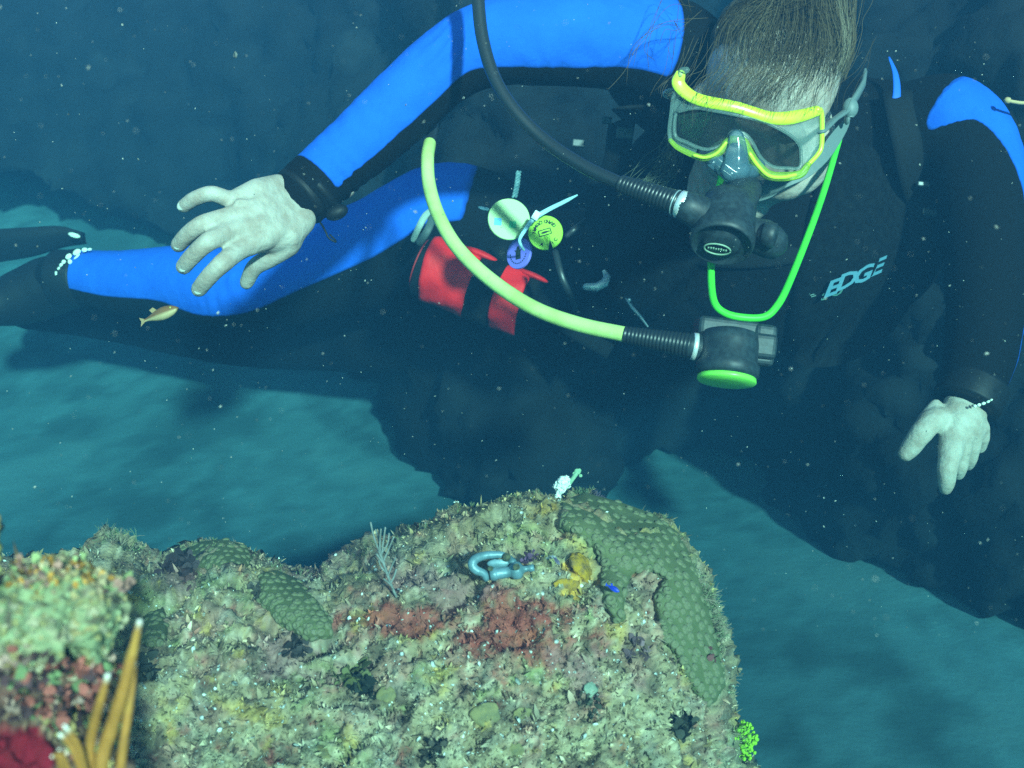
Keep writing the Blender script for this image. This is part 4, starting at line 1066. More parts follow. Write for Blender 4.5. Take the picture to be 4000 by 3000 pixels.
# ------------------------------------------------------------------ green neck cord that holds it
cd = [(3290, 500, 1.26), (3270, 570, 1.235), (3220, 740, 1.17), (3160, 910, 1.12), (3080, 1110, 1.08), (3035, 1195, 1.065), (2985, 1238, 1.06), (2900, 1240, 1.058), (2830, 1222, 1.06), (2790, 1180, 1.065), (2778, 1090, 1.085), (2782, 960, 1.105), (2790, 830, 1.13), (2812, 720, 1.16), (2825, 640, 1.20)]
c_ = crv(cd, 8); v, f = tube(PA(c_[:, 0], c_[:, 1], c_[:, 2]), .0037, 12)
tag(make('neck_cord', v, f, m_green), 'bright green rubber neck cord looping below the mouth regulator', 'cord')

# ------------------------------------------------------------------ dive mask
Z = lambda a, b: (2500 + a / 2.212, 150 + b / 2.212)        # positions measured in an enlargement of the mask
def MD(px, py):                                               # the mask's own curved front
    u = (px - 2900) / 300.; v = (py - 530) / 180.
    return 1.128 + .020 * u * u - .012 * u * 0 + .010 * v
def ML(pts, n=6, dz=0.):
    q = crv([Z(*p) for p in pts], n); return [P(a, b, MD(a, b) + dz) for a, b in q]
mk = empty('dive_mask', P(2900, 560, 1.15), 'clear dive mask with fluorescent yellow frame on the diver\'s face', 'mask')
m_myel = mat('mask_yellow', (.66, .86, .03), .3, .55, Coat_Weight=.6, noise=(40, (.58, .80, .05)))
m_clear = bpy.data.materials.new('clear_silicone'); m_clear.use_nodes = True
def clear_mat(m, tint, amount, rough):
    nt = m.node_tree; N = nt.nodes; b = N['Principled BSDF']; b.inputs['Base Color'].default_value = (*tint, 1); b.inputs['Roughness'].default_value = rough
    tr = N.new('ShaderNodeBsdfTransparent'); mx = N.new('ShaderNodeMixShader'); fr = N.new('ShaderNodeFresnel'); fr.inputs['IOR'].default_value = 1.35
    ad = N.new('ShaderNodeMath'); ad.operation = 'ADD'; ad.use_clamp = True; ad.inputs[1].default_value = amount; nt.links.new(fr.outputs[0], ad.inputs[0])
    nt.links.new(ad.outputs[0], mx.inputs['Fac']); nt.links.new(tr.outputs[0], mx.inputs[1]); nt.links.new(b.outputs[0], mx.inputs[2])
    nt.links.new(mx.outputs[0], N['Material Output'].inputs['Surface'])
clear_mat(m_clear, (.20, .30, .28), .30, .25)
m_lens = bpy.data.materials.new('mask_lens'); m_lens.use_nodes = True; clear_mat(m_lens, (.012, .016, .012), .68, .06)
m_ytr = bpy.data.materials.new('translucent_yellow'); m_ytr.use_nodes = True; clear_mat(m_ytr, (.42, .70, .05), .32, .25)
# top band and right cheek of the frame
band = [(345, 320), (330, 380), (365, 440), (450, 505), (560, 545), (700, 570), (850, 600), (990, 645), (1120, 685), (1260, 690), (1400, 665), (1530, 625)]
pts = ML(band, 6); rd = np.interp(np.linspace(0, 1, len(pts)), [0, .1, .3, .6, .85, 1], [.0058, .0072, .0064, .0060, .0072, .0056])
v, f = tube(pts, rd, 16, .5, VBACK); make('frame_band', v, f, m_myel, mk)
pts = ML([(1530, 620), (1566, 640), (1572, 800), (1566, 940), (1530, 1010), (1460, 1085)], 6); v, f = tube(pts, np.interp(np.linspace(0, 1, len(pts)), [0, .2, 1], [.0044, .0028, .0024]), 12); make('frame_side', v, f, m_myel, mk)
v, f = tube(ML([(330, 420), (290, 500), (272, 640), (255, 780), (262, 880)], 5), .0022, 10); make('frame_side', v, f, m_clear, mk)
lens = [(312, 640), (480, 602), (640, 625), (800, 655), (1050, 715), (1250, 805), (1370, 905), (1392, 1010), (1380, 1115), (1280, 1120), (1150, 1108), (1045, 1030), (975, 905), (915, 830), (850, 808), (785, 812), (745, 880), (680, 930), (590, 958), (500, 940), (400, 895), (312, 850), (300, 740)]
lp = crv([Z(*p) for p in lens] + [Z(*lens[0])], 4)[:-1]
V = [P(a, b, MD(a, b) + .001) for a, b in lp] + [P(a, b, MD(a, b) + .004) for a, b in lp]; n = len(lp)
bm_ = bmesh.new(); vs_ = [bm_.verts.new(p) for p in V]
bm_.faces.new(vs_[:n]); bm_.faces.new(vs_[n:][::-1])
for i in range(n): bm_.faces.new((vs_[i], vs_[n + i], vs_[n + (i + 1) % n], vs_[(i + 1) % n]))
bmesh.ops.recalc_face_normals(bm_, faces=bm_.faces); me = bpy.data.meshes.new('lens'); bm_.to_mesh(me); bm_.free()
a = co(me); ctr = a.mean(0); set_co(me, a - ctr); link_mesh('lens', me, ctr, m_lens, mk, False)
v, f = tube([P(a, b, MD(a, b) - .001) for a, b in np.vstack([lp, lp[:1]])], .0018, 8, round_caps=False); make('lens_rim', v, f, m_clear, mk)
lower = [(262, 880), (330, 945), (480, 1015), (570, 1032), (680, 985), (750, 900), (800, 872), (890, 885), (930, 960), (1000, 1080), (1110, 1180), (1250, 1195), (1390, 1170), (1450, 1095)]
pts = ML(lower, 6, -.002); v, f = tube(pts, np.interp(np.linspace(0, 1, len(pts)), [0, .15, .3, .5, .7, .85, 1], [.0022, .0032, .0044, .0036, .0052, .0050, .0034]), 12, .9, VBACK); make('frame_rim', v, f, m_ytr, mk)
pts = ML([(470, 1012), (560, 1030), (660, 995), (740, 905)], 6, -.006); v, f = tube(pts, .0018, 8); make('frame_edge', v, f, m_myel, mk)
pts = ML([(950, 1000), (1010, 1090), (1110, 1185), (1230, 1200), (1340, 1180)], 6, -.006); v, f = tube(pts, .0022, 8); make('frame_edge', v, f, m_myel, mk)
# deep clear skirt between the frame and the face
outer = [(345, 400), (290, 520), (258, 760), (265, 890), (480, 1020), (580, 1035), (700, 985), (790, 880), (900, 885), (1000, 1085), (1120, 1185), (1380, 1180), (1480, 1080), (1560, 960), (1570, 660), (1400, 660), (1120, 680), (700, 565), (450, 500)]
op = crv([Z(*p) for p in outer] + [Z(*outer[0])], 4)[:-1]; n = len(op); cx, cy = op.mean(0)
V = [P(a, b, MD(a, b) + .002) for a, b in op] + [P(cx + (a - cx) * 1.0, cy + (b - cy) * 1.0, MD(a, b) + .028) for a, b in op] + [P(cx + (a - cx) * .93, cy + (b - cy) * .93, MD(a, b) + .045) for a, b in op]
F = [(i + k * n, (i + 1) % n + k * n, (i + 1) % n + (k + 1) * n, i + (k + 1) * n) for i in range(n) for k in (0, 1)]
make('skirt', V, F, m_clear, mk)
# clear plastic cheeks of the frame
for nm_, ol in (('clear_panel', [(1130, 712), (1260, 715), (1400, 690), (1545, 655), (1560, 800), (1556, 930), (1520, 1005), (1450, 1085), (1400, 1110), (1398, 1010), (1378, 905), (1255, 800)]), ('clear_panel', [(340, 450), (460, 520), (640, 590), (480, 596), (312, 634), (296, 740), (306, 850), (400, 900), (500, 946), (480, 1000), (340, 935), (268, 875), (262, 760), (285, 540)])):
    q = [Z(*p) for p in ol]; n = len(q); bm_ = bmesh.new()
    a_ = [bm_.verts.new(P(x, y, MD(x, y) + .001)) for x, y in q]; b_ = [bm_.verts.new(P(x, y, MD(x, y) + .0035)) for x, y in q]
    bm_.faces.new(a_); bm_.faces.new(b_[::-1])
    for i in range(n): bm_.faces.new((a_[i], b_[i], b_[(i + 1) % n], a_[(i + 1) % n]))
    bmesh.ops.recalc_face_normals(bm_, faces=bm_.faces); bmesh.ops.triangulate(bm_, faces=[f_ for f_ in bm_.faces if len(f_.verts) > 4])
    me = bpy.data.meshes.new(nm_); bm_.to_mesh(me); bm_.free(); a = co(me); ctr = a.mean(0); set_co(me, a - ctr); link_mesh(nm_, me, ctr, m_clear, mk, False)
# nose pocket
m_nose = bpy.data.materials.new('nose_pocket_silicone'); m_nose.use_nodes = True; clear_mat(m_nose, (.10, .20, .26), .38, .12)
pts = ML([(830, 860), (835, 950), (830, 1050), (825, 1130)], 5, -.004); v, f = tube(pts, np.interp(np.linspace(0, 1, len(pts)), [0, .6, 1], [.0085, .0125, .0165]), 20, .8, VBACK); make('nose_pocket', v, f, m_nose, mk)
v, f = tube(ML([(640, 1040), (740, 1120), (830, 1175), (930, 1150), (1000, 1110)], 5, .004), [.010] * 21, 14); make('nose_skirt', v, f, m_nose, mk)
# grey skirt flap, its sheet also painting the shade on the cheek
m_strap = mat('grey_silicone_strap', (.12, .17, .17), .5, .4)
ol = [(1770, 690), (1815, 715), (1760, 850), (1620, 1060), (1450, 1205), (1250, 1295), (1140, 1370), (1030, 1408), (985, 1396), (1050, 1320), (930, 1240), (1110, 1222), (1310, 1215), (1440, 1140), (1555, 985), (1610, 880), (1690, 780)]
q = crv([Z(*p) for p in ol] + [Z(*ol[0])], 3)[:-1]; n = len(q); cd_ = lambda x, y: 1.192 + .000045 * (x - 3100) ** 2 * .01 - .00003 * (y - 600)
bm_ = bmesh.new(); a_ = [bm_.verts.new(P(x, y, cd_(x, y))) for x, y in q]; b_ = [bm_.verts.new(P(x, y, cd_(x, y) + .005)) for x, y in q]
bm_.faces.new(a_); bm_.faces.new(b_[::-1])
for i in range(n): bm_.faces.new((a_[i], b_[i], b_[(i + 1) % n], a_[(i + 1) % n]))
bmesh.ops.recalc_face_normals(bm_, faces=bm_.faces); bmesh.ops.triangulate(bm_, faces=[f_ for f_ in bm_.faces if len(f_.verts) > 4])
me = bpy.data.meshes.new('cheek_skirt_shade'); bm_.to_mesh(me); bm_.free(); a = co(me); ctr = a.mean(0); set_co(me, a - ctr); bevel(link_mesh('cheek_skirt_shade', me, ctr, m_strap, mk, False), .0015)
# buckles and strap
v, f = tube([P(*Z(1790, 700), 1.20), P(*Z(1800, 600), 1.20), P(*Z(1870, 500), 1.215), P(*Z(1925, 400), 1.24), P(*Z(1940, 300), 1.27)], [.006, .007, .007, .0065, .006], 12, .5, VX); make('strap', v, f, m_strap, mk)
v, f = ball(P(*Z(1820, 600), 1.195), (VX * .0085, VUP * .011, VBACK * .006), 16, 10); make('buckle', v, f, m_strap, mk)
v, f = tube([P(*Z(1570, 800), 1.15), P(*Z(1680, 700), 1.18), P(*Z(1780, 630), 1.195)], [.006, .005, .006], 12, .5, VUP); make('strap_arm', v, f, m_strap, mk)
v, f = ball(P(*Z(275, 480), 1.155), (VX * .010, VUP * .006, VBACK * .006), 14, 9); make('buckle', v, f, m_clear, mk)
v, f = tube(ML([(345, 320), (355, 285), (400, 275)], 5), [.0035] * 11, 10); make('strap_end', v, f, m_clear, mk)

# ------------------------------------------------------------------ hair floating up from the forehead
m_hair = mat('brown_hair', (.075, .055, .030), .6, .2, noise=(40, (.085, .075, .05)))
cap = [ball(HP(0, .058, -.030), (f_rt * .078, f_up * .076, f_fw * .090), 28, 18)]
me = union(cap + [ball(HP(0, .02, -.075), (f_rt * .078, f_up * .09, f_fw * .05), 20, 14)], .004, 4); c_ = co(me); ctr = c_.mean(0)
set_co(me, c_ - ctr + normals(me) * (.003 * fbm(c_ * np.array([1, 1, 1]), 50, 3))[:, None]); hp = link_mesh('hair', me, ctr, m_hair, diver)
mb = MB(); hairc = [(.100, .078, .044), (.135, .11, .066), (.070, .054, .030), (.20, .18, .125)]
m_str = mat('hair_strands', 'albedo', .8, .12)
def strand(pts, r_, cl):
    c5 = crv([list(p) for p in pts], 5); v, f = tube(c5, [r_] * (len(c5) - 2) + [r_ * .7, r_ * .3], 3, round_caps=False); mb.add(v, f, np.array(cl) * RNG.uniform(.7, 1.25))
def flow(p, k): return Vector(noise3(np.array([[p.x * k, p.y * k, p.z * k], [p.x * k + 31, p.y * k + 7, p.z * k], [p.x * k, p.y * k + 57, p.z * k + 3]])))
HCC = HP(0, .035, -.015)
for k in range(1700):      # combed back over the skull, then drifting upwards in the water
    th = RNG.uniform(-1.65, 1.6); el = RNG.uniform(.30, 1.3) if k % 5 else RNG.uniform(.15, .6)
    dirv = (f_rt * math.sin(th) * math.cos(el) + f_fw * math.cos(th) * math.cos(el) + f_up * math.sin(el))
    q = HCC + f_rt * (dirv.dot(f_rt) * .080) + f_up * (dirv.dot(f_up) * .094 + .004) + f_fw * (dirv.dot(f_fw) * .100)
    pts_ = [q]; v_ = (f_up * .9 - f_fw * .35 + f_rt * (.55 * math.sin(th))).normalized(); Ln = RNG.uniform(.10, .20); n_s = 7; lift_ = RNG.uniform(.001, .010)
    for s_ in range(n_s):
        ou = (q - HCC); rr_ = ou.length; ou.normalize()
        v_ = (v_ + flow(q, 14) * .60 + VUP * .10 * s_ / n_s).normalized()
        if s_ < 3: v_ = (v_ - ou * v_.dot(ou) * .9).normalized()
        q = q + v_ * Ln / n_s + ou * lift_ * .3; pts_.append(q)
    lightc = noise3(np.array([[th * 3.1, el * .8, 2.2]]))[0]
    ci = 3 if lightc > .34 else (RNG.choice(3, p=[.35, .55, .10]) if lightc > 0 else RNG.choice(3, p=[.40, .10, .50]))
    if k % 6 == 0: pts_ = [p_ + (p_ - HCC).normalized() * (.016 * (i_ / 7) ** 2 * RNG.uniform(.3, 2.2)) + Vector(RNG.normal(0, .004, 3)) * (i_ / 7) for i_, p_ in enumerate(pts_)]
    strand(pts_, RNG.uniform(.00016, .00036), hairc[ci])
for k in range(210):       # fringe falling over the forehead and the mask band
    a = RNG.normal(2940, 160); x0_ = a + RNG.uniform(20, 170)
    strand([P(x0_, 150 + RNG.normal(0, 30), 1.185), P((a + x0_) / 2 + 10, 265, 1.160), P(a, 345 + RNG.normal(0, 20), 1.138 + RNG.normal(0, .004)), P(a - RNG.uniform(0, 50), (385 if k % 3 else 400) + RNG.gamma(1.4, 8 if k % 3 else 24) + (a - 2900) * .10, 1.112 + RNG.normal(0, .005))], .00022, hairc[RNG.choice(3)])
for k in range(9):       # wisps floating over the blue shoulder
    a = RNG.uniform(2440, 2640); strand([P(2700 + RNG.normal(0, 40), 60 + RNG.normal(0, 60), 1.25), P((a + 2700) / 2, 40 + RNG.normal(0, 60), 1.23), P(a, 120 + RNG.normal(0, 60), 1.22), P(a + RNG.normal(0, 40), 230 + RNG.normal(0, 50), 1.23)], .0003, hairc[0])
for k in range(40):       # lock hanging beside the left cheek
    a = RNG.uniform(2480, 2640); strand([P(2680 + RNG.normal(0, 20), 430, 1.24), P(2640 + RNG.normal(0, 30), 560, 1.23), P(a + 20, 680 + RNG.normal(0, 40), 1.22), P(a - RNG.uniform(0, 120), 720 + RNG.uniform(-30, 60), 1.21)], .0003, (.09, .11, .08))
tag(mb.build('hair_strands', m_str, hp), kind='stuff')

# ------------------------------------------------------------------ buoyancy vest: straps, buckles, pockets
vt = empty('buoyancy_vest', P(2500, 1200, 1.6), 'black buoyancy vest with webbing straps worn over the wetsuit', 'vest')
def on_suit(px_, py_, lift=.004, dflt=1.5):
    h_, n_ = hit(px_, py_, SBVH)
    if h_ is None: return P(px_, py_, dflt), VBACK
    return h_ + n_ * lift, n_
def strap_on(name, pts, w_, material=None, lift=.006):
    q = crv(pts, 6); L_ = []
    for a, b in q: L_.append(on_suit(a, b, lift)[0])
    for _ in range(4): L_ = [L_[0]] + [(L_[i - 1] + L_[i] * 2 + L_[i + 1]) / 4 for i in range(1, len(L_) - 1)] + [L_[-1]]
    v, f = tube(L_, w_, 10, .12, VBACK, False); return make(name, v, f, material or m_web, vt)
def slab(name, pts, lift, thick, material, n=1):
    """a padded panel laid over the suit: outline in photo pixels"""
    q = crv(list(pts) + [pts[0]], 6)[:-1]; cx, cy = q.mean(0); rings = [1., .97, .8, .5, .2]; V, F = [], []
    L_ = len(q)
    for ri, s_ in enumerate(rings):
        for a, b in q:
            p_, n_ = on_suit(cx + (a - cx) * s_, cy + (b - cy) * s_, lift * .2 if ri == 0 else lift + thick * (1 - s_) ** .5)
            V.append(p_)
    for ri in range(len(rings) - 1):
        for i in range(L_): F.append((ri * L_ + i, ri * L_ + (i + 1) % L_, (ri + 1) * L_ + (i + 1) % L_, (ri + 1) * L_ + i))
    F.append(tuple((len(rings) - 1) * L_ + i for i in range(L_)))
    me_v = np.array([tuple(p) for p in V])
    return make(name, me_v, F, material, vt)
slab('front_panel', [(3230, 520), (3480, 620), (3560, 900), (3520, 1250), (3300, 1420), (3080, 1380), (3120, 1000)], .006, .012, m_vest)
slab('front_panel', [(2560, 480), (2760, 640), (2760, 900), (2680, 1180), (2480, 1250), (2330, 1100), (2380, 760)], .006, .012, m_vest)
strap_on('shoulder_strap', [(3520, 380), (3560, 600), (3580, 800), (3560, 1000)], .020, lift=.012)
strap_on('shoulder_strap', [(2470, 380), (2420, 520), (2420, 700)], .019, lift=.012)
strap_on('chest_strap', [(2400, 960), (2700, 1000), (3000, 1010), (3500, 900)], .012)
strap_on('waist_strap', [(1950, 950), (2150, 1200), (2400, 1350)], .018)
for px_, py_, a, b in [(3605, 720, 24, 10), (3640, 830, 40, 14), (2440, 520, 34, 24), (2260, 560, 26, 16), (2370, 470, 20, 14)]:
    p_ = P(px_, py_, project(np.array([on_suit(px_, py_, 0.)[0]]))[2][0] - .024); v, f = box(p_, (VX - VUP * .1) * M(a, 1.4), (VUP + VX * .1) * M(b, 1.4), VBACK * .004); bevel(make('buckle', v, f, mat('buckle_plastic', (.05, .07, .078), .4, .5), vt, False), .0015)
# bright D ring and clip
v, f = tube([P(2290, 1120, 1.34), P(2330, 1122, 1.335), P(2362, 1105, 1.335), P(2372, 1080, 1.34), P(2360, 1060, 1.345)], [.0045, .0055, .0055, .0045, .0025], 12, .5, VBACK); make('d_ring', v, f, m_steel, vt)
v, f = tube([P(2445, 1165, 1.36), P(2470, 1200, 1.35), P(2500, 1235, 1.345), P(2530, 1275, 1.35)], [.001, .0022, .0022, .0012], 8); make('clip_pin', v, f, m_steel, vt)
v, f = ball(P(2459, 1172, 1.345), .0022, 8, 6); make('clip_pin', v, f, m_chrome, vt)
v, f = tube(crv([P(2170, 985, 1.42), P(2195, 1080, 1.41), P(2230, 1160, 1.42), P(2260, 1220, 1.44)], 5), .0045, 8, .4, VBACK); make('cord_strap', v, f, m_hose, vt)
v, f = tube(crv([P(2215, 920, 1.42), P(2250, 890, 1.42), P(2290, 860, 1.44)], 5), .004, 8, .4, VBACK); make('cord_strap', v, f, m_hose, vt)
# pale strap ends at the hip
m_pale = mat('pale_strap', (.28, .38, .34), .6, .4)
v, f = tube(crv([P(1700, 820, 1.60), P(1665, 840, 1.59), P(1640, 880, 1.585), P(1615, 935, 1.59)], 5), np.linspace(.006, .0045, 16), 10, .4, VBACK); make('hip_strap', v, f, m_pale, vt)
v, f = tube(crv([P(1690, 850, 1.585), P(1670, 900, 1.575), P(1640, 945, 1.58)], 5), .006, 10, .4, VBACK); make('hip_strap', v, f, mat('dull_strap', (.06, .09, .09), .6, .4), vt)

# ------------------------------------------------------------------ rolled red pouch held by black bands
m_red = mat('red_fabric', (.92, .012, .014), .6, .35, noise=(30, (.80, .010, .012)), bump=(60, .5, .004))
pz = 1.57
pr = empty('red_pouch', P(1860, 1110, pz), 'rolled red fabric pouch with black bands at the diver\'s hip', 'pouch')
A0 = P(1645, 1035, pz + .02); A1 = P(2075, 1205, pz); axp = (A1 - A0); Lp = axp.length; tp_ = axp.normalized()
upp = (VUP - tp_ * VUP.dot(tp_)).normalized(); fwp = upp.cross(tp_).normalized()
if fwp.dot(VBACK) < 0: fwp = -fwp
def roll(name, t0, t1, r_, material, wr_=0., seed=0., skew=0.):
    V, F = [], []; n, sg = 16, 40
    for i in range(n):
        t = t0 + (t1 - t0) * i / (n - 1)
        for k in range(sg):
            a = 2 * math.pi * k / sg
            rr = r_ * (1 + wr_ * (.5 * math.sin(3 * a + 9 * t + seed) + .6 * math.sin(7 * a - 14 * t + seed * 2)) * .5)
            if i in (0, n - 1): rr *= .97
            V.append(A0 + tp_ * (Lp * (t + skew * math.sin(a))) + upp * (math.sin(a) * rr * 1.0) + fwp * (math.cos(a) * rr))
    for i in range(n - 1):
        for k in range(sg): F.append((i * sg + k, i * sg + (k + 1) % sg, (i + 1) * sg + (k + 1) % sg, (i + 1) * sg + k))
    F.append(tuple(range(sg))[::-1]); F.append(tuple((n - 1) * sg + k for k in range(sg)))
    return make(name, V, F, material, pr)
rp = M(132, pz)
roll('fabric', .07, .50, rp, m_red, .07, 0., -.03); roll('band', .49, .70, rp * 1.03, m_web, .02); roll('fabric', .69, .93, rp * .96, m_red, .10, 2., -.03)
roll('band', .015, .075, rp * .93, m_web, 0.); roll('end_cap', .92, 1.0, rp * .92, m_web, .03)
roll('piping', -.008, .012, rp * .80, mat('red_piping', (.35, .02, .02), .6, .3))
v, f = make_flap = (None, None) if False else ball(A0 + tp_ * Lp * .46 + upp * rp * .92 + fwp * rp * .30, (tp_ * .028, upp * .006 - tp_ * .004, fwp * .018), 16, 10); make('flap', v, f, m_red, pr)
v, f = ball(A0 + tp_ * Lp * .93 + upp * rp * .90 + fwp * rp * .25, (tp_ * .022, upp * .005 - tp_ * .003, fwp * .016), 16, 10); make('flap', v, f, m_red, pr)

# ------------------------------------------------------------------ printed plastic discs on a cable tie
def text_mesh(s, size, extrude=.0002, shear=0., spacing=1., bold=.03):
    cu = bpy.data.curves.new('t', 'FONT'); cu.body = s; cu.size = size; cu.extrude = extrude; cu.shear = shear; cu.space_character = spacing; cu.offset = size * bold; cu.align_x = 'CENTER'; cu.align_y = 'CENTER'; cu.resolution_u = 2
    o = bpy.data.objects.new('t', cu); COL.objects.link(o); dg = bpy.context.evaluated_depsgraph_get()
    me = bpy.data.meshes.new_from_object(o.evaluated_get(dg)); bpy.data.objects.remove(o); bpy.data.curves.remove(cu)
    v = co(me); f = [tuple(p.vertices) for p in me.polygons]; bpy.data.meshes.remove(me); return v, f
m_ink = mat('black_ink', (.02, .03, .03), .7, .2)
def disc(name, label, cpx, cpy, dep, r_, nrm, material, slot=None):
    nrm = Vector(nrm).normalized(); c0 = P(cpx, cpy, dep); ref = VX
    e1_ = (ref - nrm * ref.dot(nrm)).normalized(); e2_ = nrm.cross(e1_)
    rt = empty(name, c0, label, 'tag disc', 'plastic tag discs')
    n = 72; ths = []; 
    V2 = []
    for k in range(n):
        a = 2 * math.pi * k / n
        V2.append((math.cos(a) * r_, math.sin(a) * r_))
    if slot:
        sa, sw, sd = slot    # direction, half width, depth of the keyhole
        u = np.array([math.cos(sa), math.sin(sa)]); w_ = np.array([-u[1], u[0]])
        keep = [p for p in V2 if not (abs(np.dot(p, w_)) < sw and np.dot(p, u) > 0)]
        ang0 = sa; keep.sort(key=lambda p: (math.atan2(p[1], p[0]) - ang0) % (2 * math.pi))
        e_ = math.sqrt(r_ * r_ - sw * sw)
        hole = [tuple(u * (sd * r_ + sw * 1.5 * math.cos(b)) + w_ * (sw * 1.5 * math.sin(b))) for b in np.linspace(-.73, -5.55, 16)]
        V2 = [tuple(u * e_ + w_ * sw)] + keep + [tuple(u * e_ - w_ * sw)] + hole
    n = len(V2); th = .0016
    bm_ = bmesh.new()
    lo = [bm_.verts.new(c0 + e1_ * x + e2_ * y - nrm * th) for x, y in V2]; hi = [bm_.verts.new(c0 + e1_ * x + e2_ * y + nrm * th * .4) for x, y in V2]
    h2 = [bm_.verts.new(c0 + e1_ * x * .975 + e2_ * y * .975 + nrm * th) for x, y in V2]
    bm_.faces.new(lo[::-1]); bm_.faces.new(h2)
    for i in range(n):
        j = (i + 1) % n; bm_.faces.new((lo[i], lo[j], hi[j], hi[i])); bm_.faces.new((hi[i], hi[j], h2[j], h2[i]))
    bmesh.ops.triangulate(bm_, faces=[f_ for f_ in bm_.faces if len(f_.verts) > 4])
    me = bpy.data.meshes.new('plate'); bm_.to_mesh(me); bm_.free(); a = co(me); ctr = a.mean(0); set_co(me, a - ctr); link_mesh('plate', me, ctr, material, rt, False)
    def put(nm_, v, f, mt, ox, oy, ang):
        ca, sa_ = math.cos(ang), math.sin(ang)
        make(nm_, [c0 + e1_ * (ox + x * ca - y * sa_) + e2_ * (oy + x * sa_ + y * ca) + nrm * (th + .0003 + z) for x, y, z in v], f, mt, rt, False)
    return rt, put
m_mint = mat('mint_plastic', (.34, .56, .22), .4, .45); m_limep = mat('lime_plastic', (.34, .70, .03), .4, .45); m_purp = mat('purple_plastic', (.22, .20, .82), .45, .4)
dd = 1.31
rt, put = disc('tag_disc', 'round mint green plastic disc with a blue and a green square', 1988, 857, dd, M(83, dd), VBACK + VX * .12 + VUP * .12, m_mint)
sq = lambda h: ([(-h, -h, 0), (h, -h, 0), (h, h, 0), (-h, h, 0), (-h, -h, .0003), (h, -h, .0003), (h, h, .0003), (-h, h, .0003)], [(0, 3, 2, 1), (4, 5, 6, 7), (0, 1, 5, 4), (1, 2, 6, 5), (2, 3, 7, 6), (3, 0, 4, 7)])
h_ = M(14, dd); put('printed_square', *sq(h_), mat('print_blue', (.10, .42, .80), .5, .3), -M(44, dd), -M(12, dd), -.05); put('printed_square', *sq(h_ * .95), mat('print_green', (.05, .46, .20), .5, .3), M(14, dd), -M(22, dd), -.05)
d2 = 1.295; r2_ = M(68, d2)
rt, put = disc('tag_disc', 'round lime green plastic disc printed GRAND CAYMAN with a keyhole slot', 2131, 910, d2, r2_, VBACK - VX * .10 + VUP * .05, m_limep, (R(-72), M(9, d2), .28))
word = 'GRAND CAYMAN'
for k, ch in enumerate(word):
    if ch == ' ': continue
    a = R(40 + k * 12.2)           # read from the right, upside down along the upper edge
    v, f = text_mesh(ch, .0058); put('letter', v, f, m_ink, math.cos(a) * r2_ * .66, math.sin(a) * r2_ * .66, a + R(90))
for ch, a in (('C', -35), ('I', -55), ('A', -108)):
    v, f = text_mesh(ch, .0055); put('letter', v, f, m_ink, math.cos(R(a)) * r2_ * .72, math.sin(R(a)) * r2_ * .72, R(a + 90))
fw, fh = M(24, d2), M(11, d2)
for ox, oy, sx, sy in ((0, fh, fw, .0005), (0, -fh, fw, .0005), (fw, 0, .0005, fh), (-fw, 0, .0005, fh)):
    ca, sa_ = math.cos(R(15)), math.sin(R(15)); v = [(x * sx / 1., y * sy, z) for x, y, z in sq(1.)[0]]; v = [(x, y, min(z, .0003)) for x, y, z in v]
    put('printed_frame', v, sq(1.)[1], m_ink, -M(2, d2) + ox * ca - oy * sa_, ox * sa_ + oy * ca + .0005, R(15))
v = [(math.cos(a) * M(15, d2), math.sin(a) * M(4.5, d2), 0) for a in np.linspace(0, 2 * math.pi, 16, endpoint=False)] + [(M(12, d2), 0, 0), (M(19, d2), M(5, d2), 0), (M(19, d2), -M(5, d2), 0)]
put('printed_mark', v, [tuple(range(16)), (16, 18, 17)], m_ink, -M(2, d2), .0005, R(15))
d3 = 1.325; r3_ = M(62, d3)
rt, put = disc('tag_disc', 'purple plastic disc with a dark print hanging edge on below the other two', 2028, 990, d3, r3_, VBACK * .68 - VX * .62 + VUP * .1, m_purp)
v = [(-.004, -.0075, 0), (.004, -.0075, 0), (.004, .002, 0), (.0062, .0045, 0), (.003, .0040, 0), (.0016, .0085, 0), (-.0016, .0085, 0), (-.003, .0040, 0), (-.0062, .0045, 0), (-.004, .002, 0)]; put('printed_mark', v, [tuple(range(10))], m_ink, 0, 0, 0)
for k, ch in enumerate('IIIIIIIIIIIII'):
    a = R(180 + k * 13.8); v = [(-.0009, -.0008, 0), (.0009, -.0008, 0), (.0009, .0008, 0), (-.0009, .0008, 0)]; put('printed_mark', v, [(0, 1, 2, 3)], m_ink, math.cos(a) * r3_ * .66, math.sin(a) * r3_ * .66, a + R(90))
tie = empty('cable_tie', P(2095, 850, 1.29), 'pale blue cable tie holding the plastic discs together', 'cable tie')
m_tie = mat('cable_tie_nylon', (.34, .62, .72), .4, .5)
v, f = tube(crv([P(2048, 978, 1.30), P(2036, 960, 1.287), P(2030, 935, 1.282), P(2050, 900, 1.28), P(2085, 855, 1.28), P(2140, 820, 1.285), P(2200, 790, 1.30), P(2255, 762, 1.32)], 6), np.interp(np.linspace(0, 1, 43), [0, .3, .6, .9, 1], [.0014, .0020, .0030, .0024, .0010]), 8, .35, VBACK); make('band', v, f, m_tie, tie)
v, f = box(P(2094, 843, 1.279), (VX * .8 - VUP * .5) * .0042, (VUP * .8 + VX * .5) * .0058, VBACK * .003); bevel(make('lock_head', v, f, mat('tie_head', (.62, .84, .84), .4, .5), tie, False), .0008)
v, f = tube([P(1905, 818, 1.325), P(1880, 812, 1.33), P(1870, 808, 1.335)], [.0022, .0022, .001], 8, .4, VBACK); make('band_end', v, f, m_tie, tie)
mb = MB()
cpts = crv([P(2025, 672, 1.38), P(2020, 720, 1.36), P(2010, 770, 1.33)], 8)
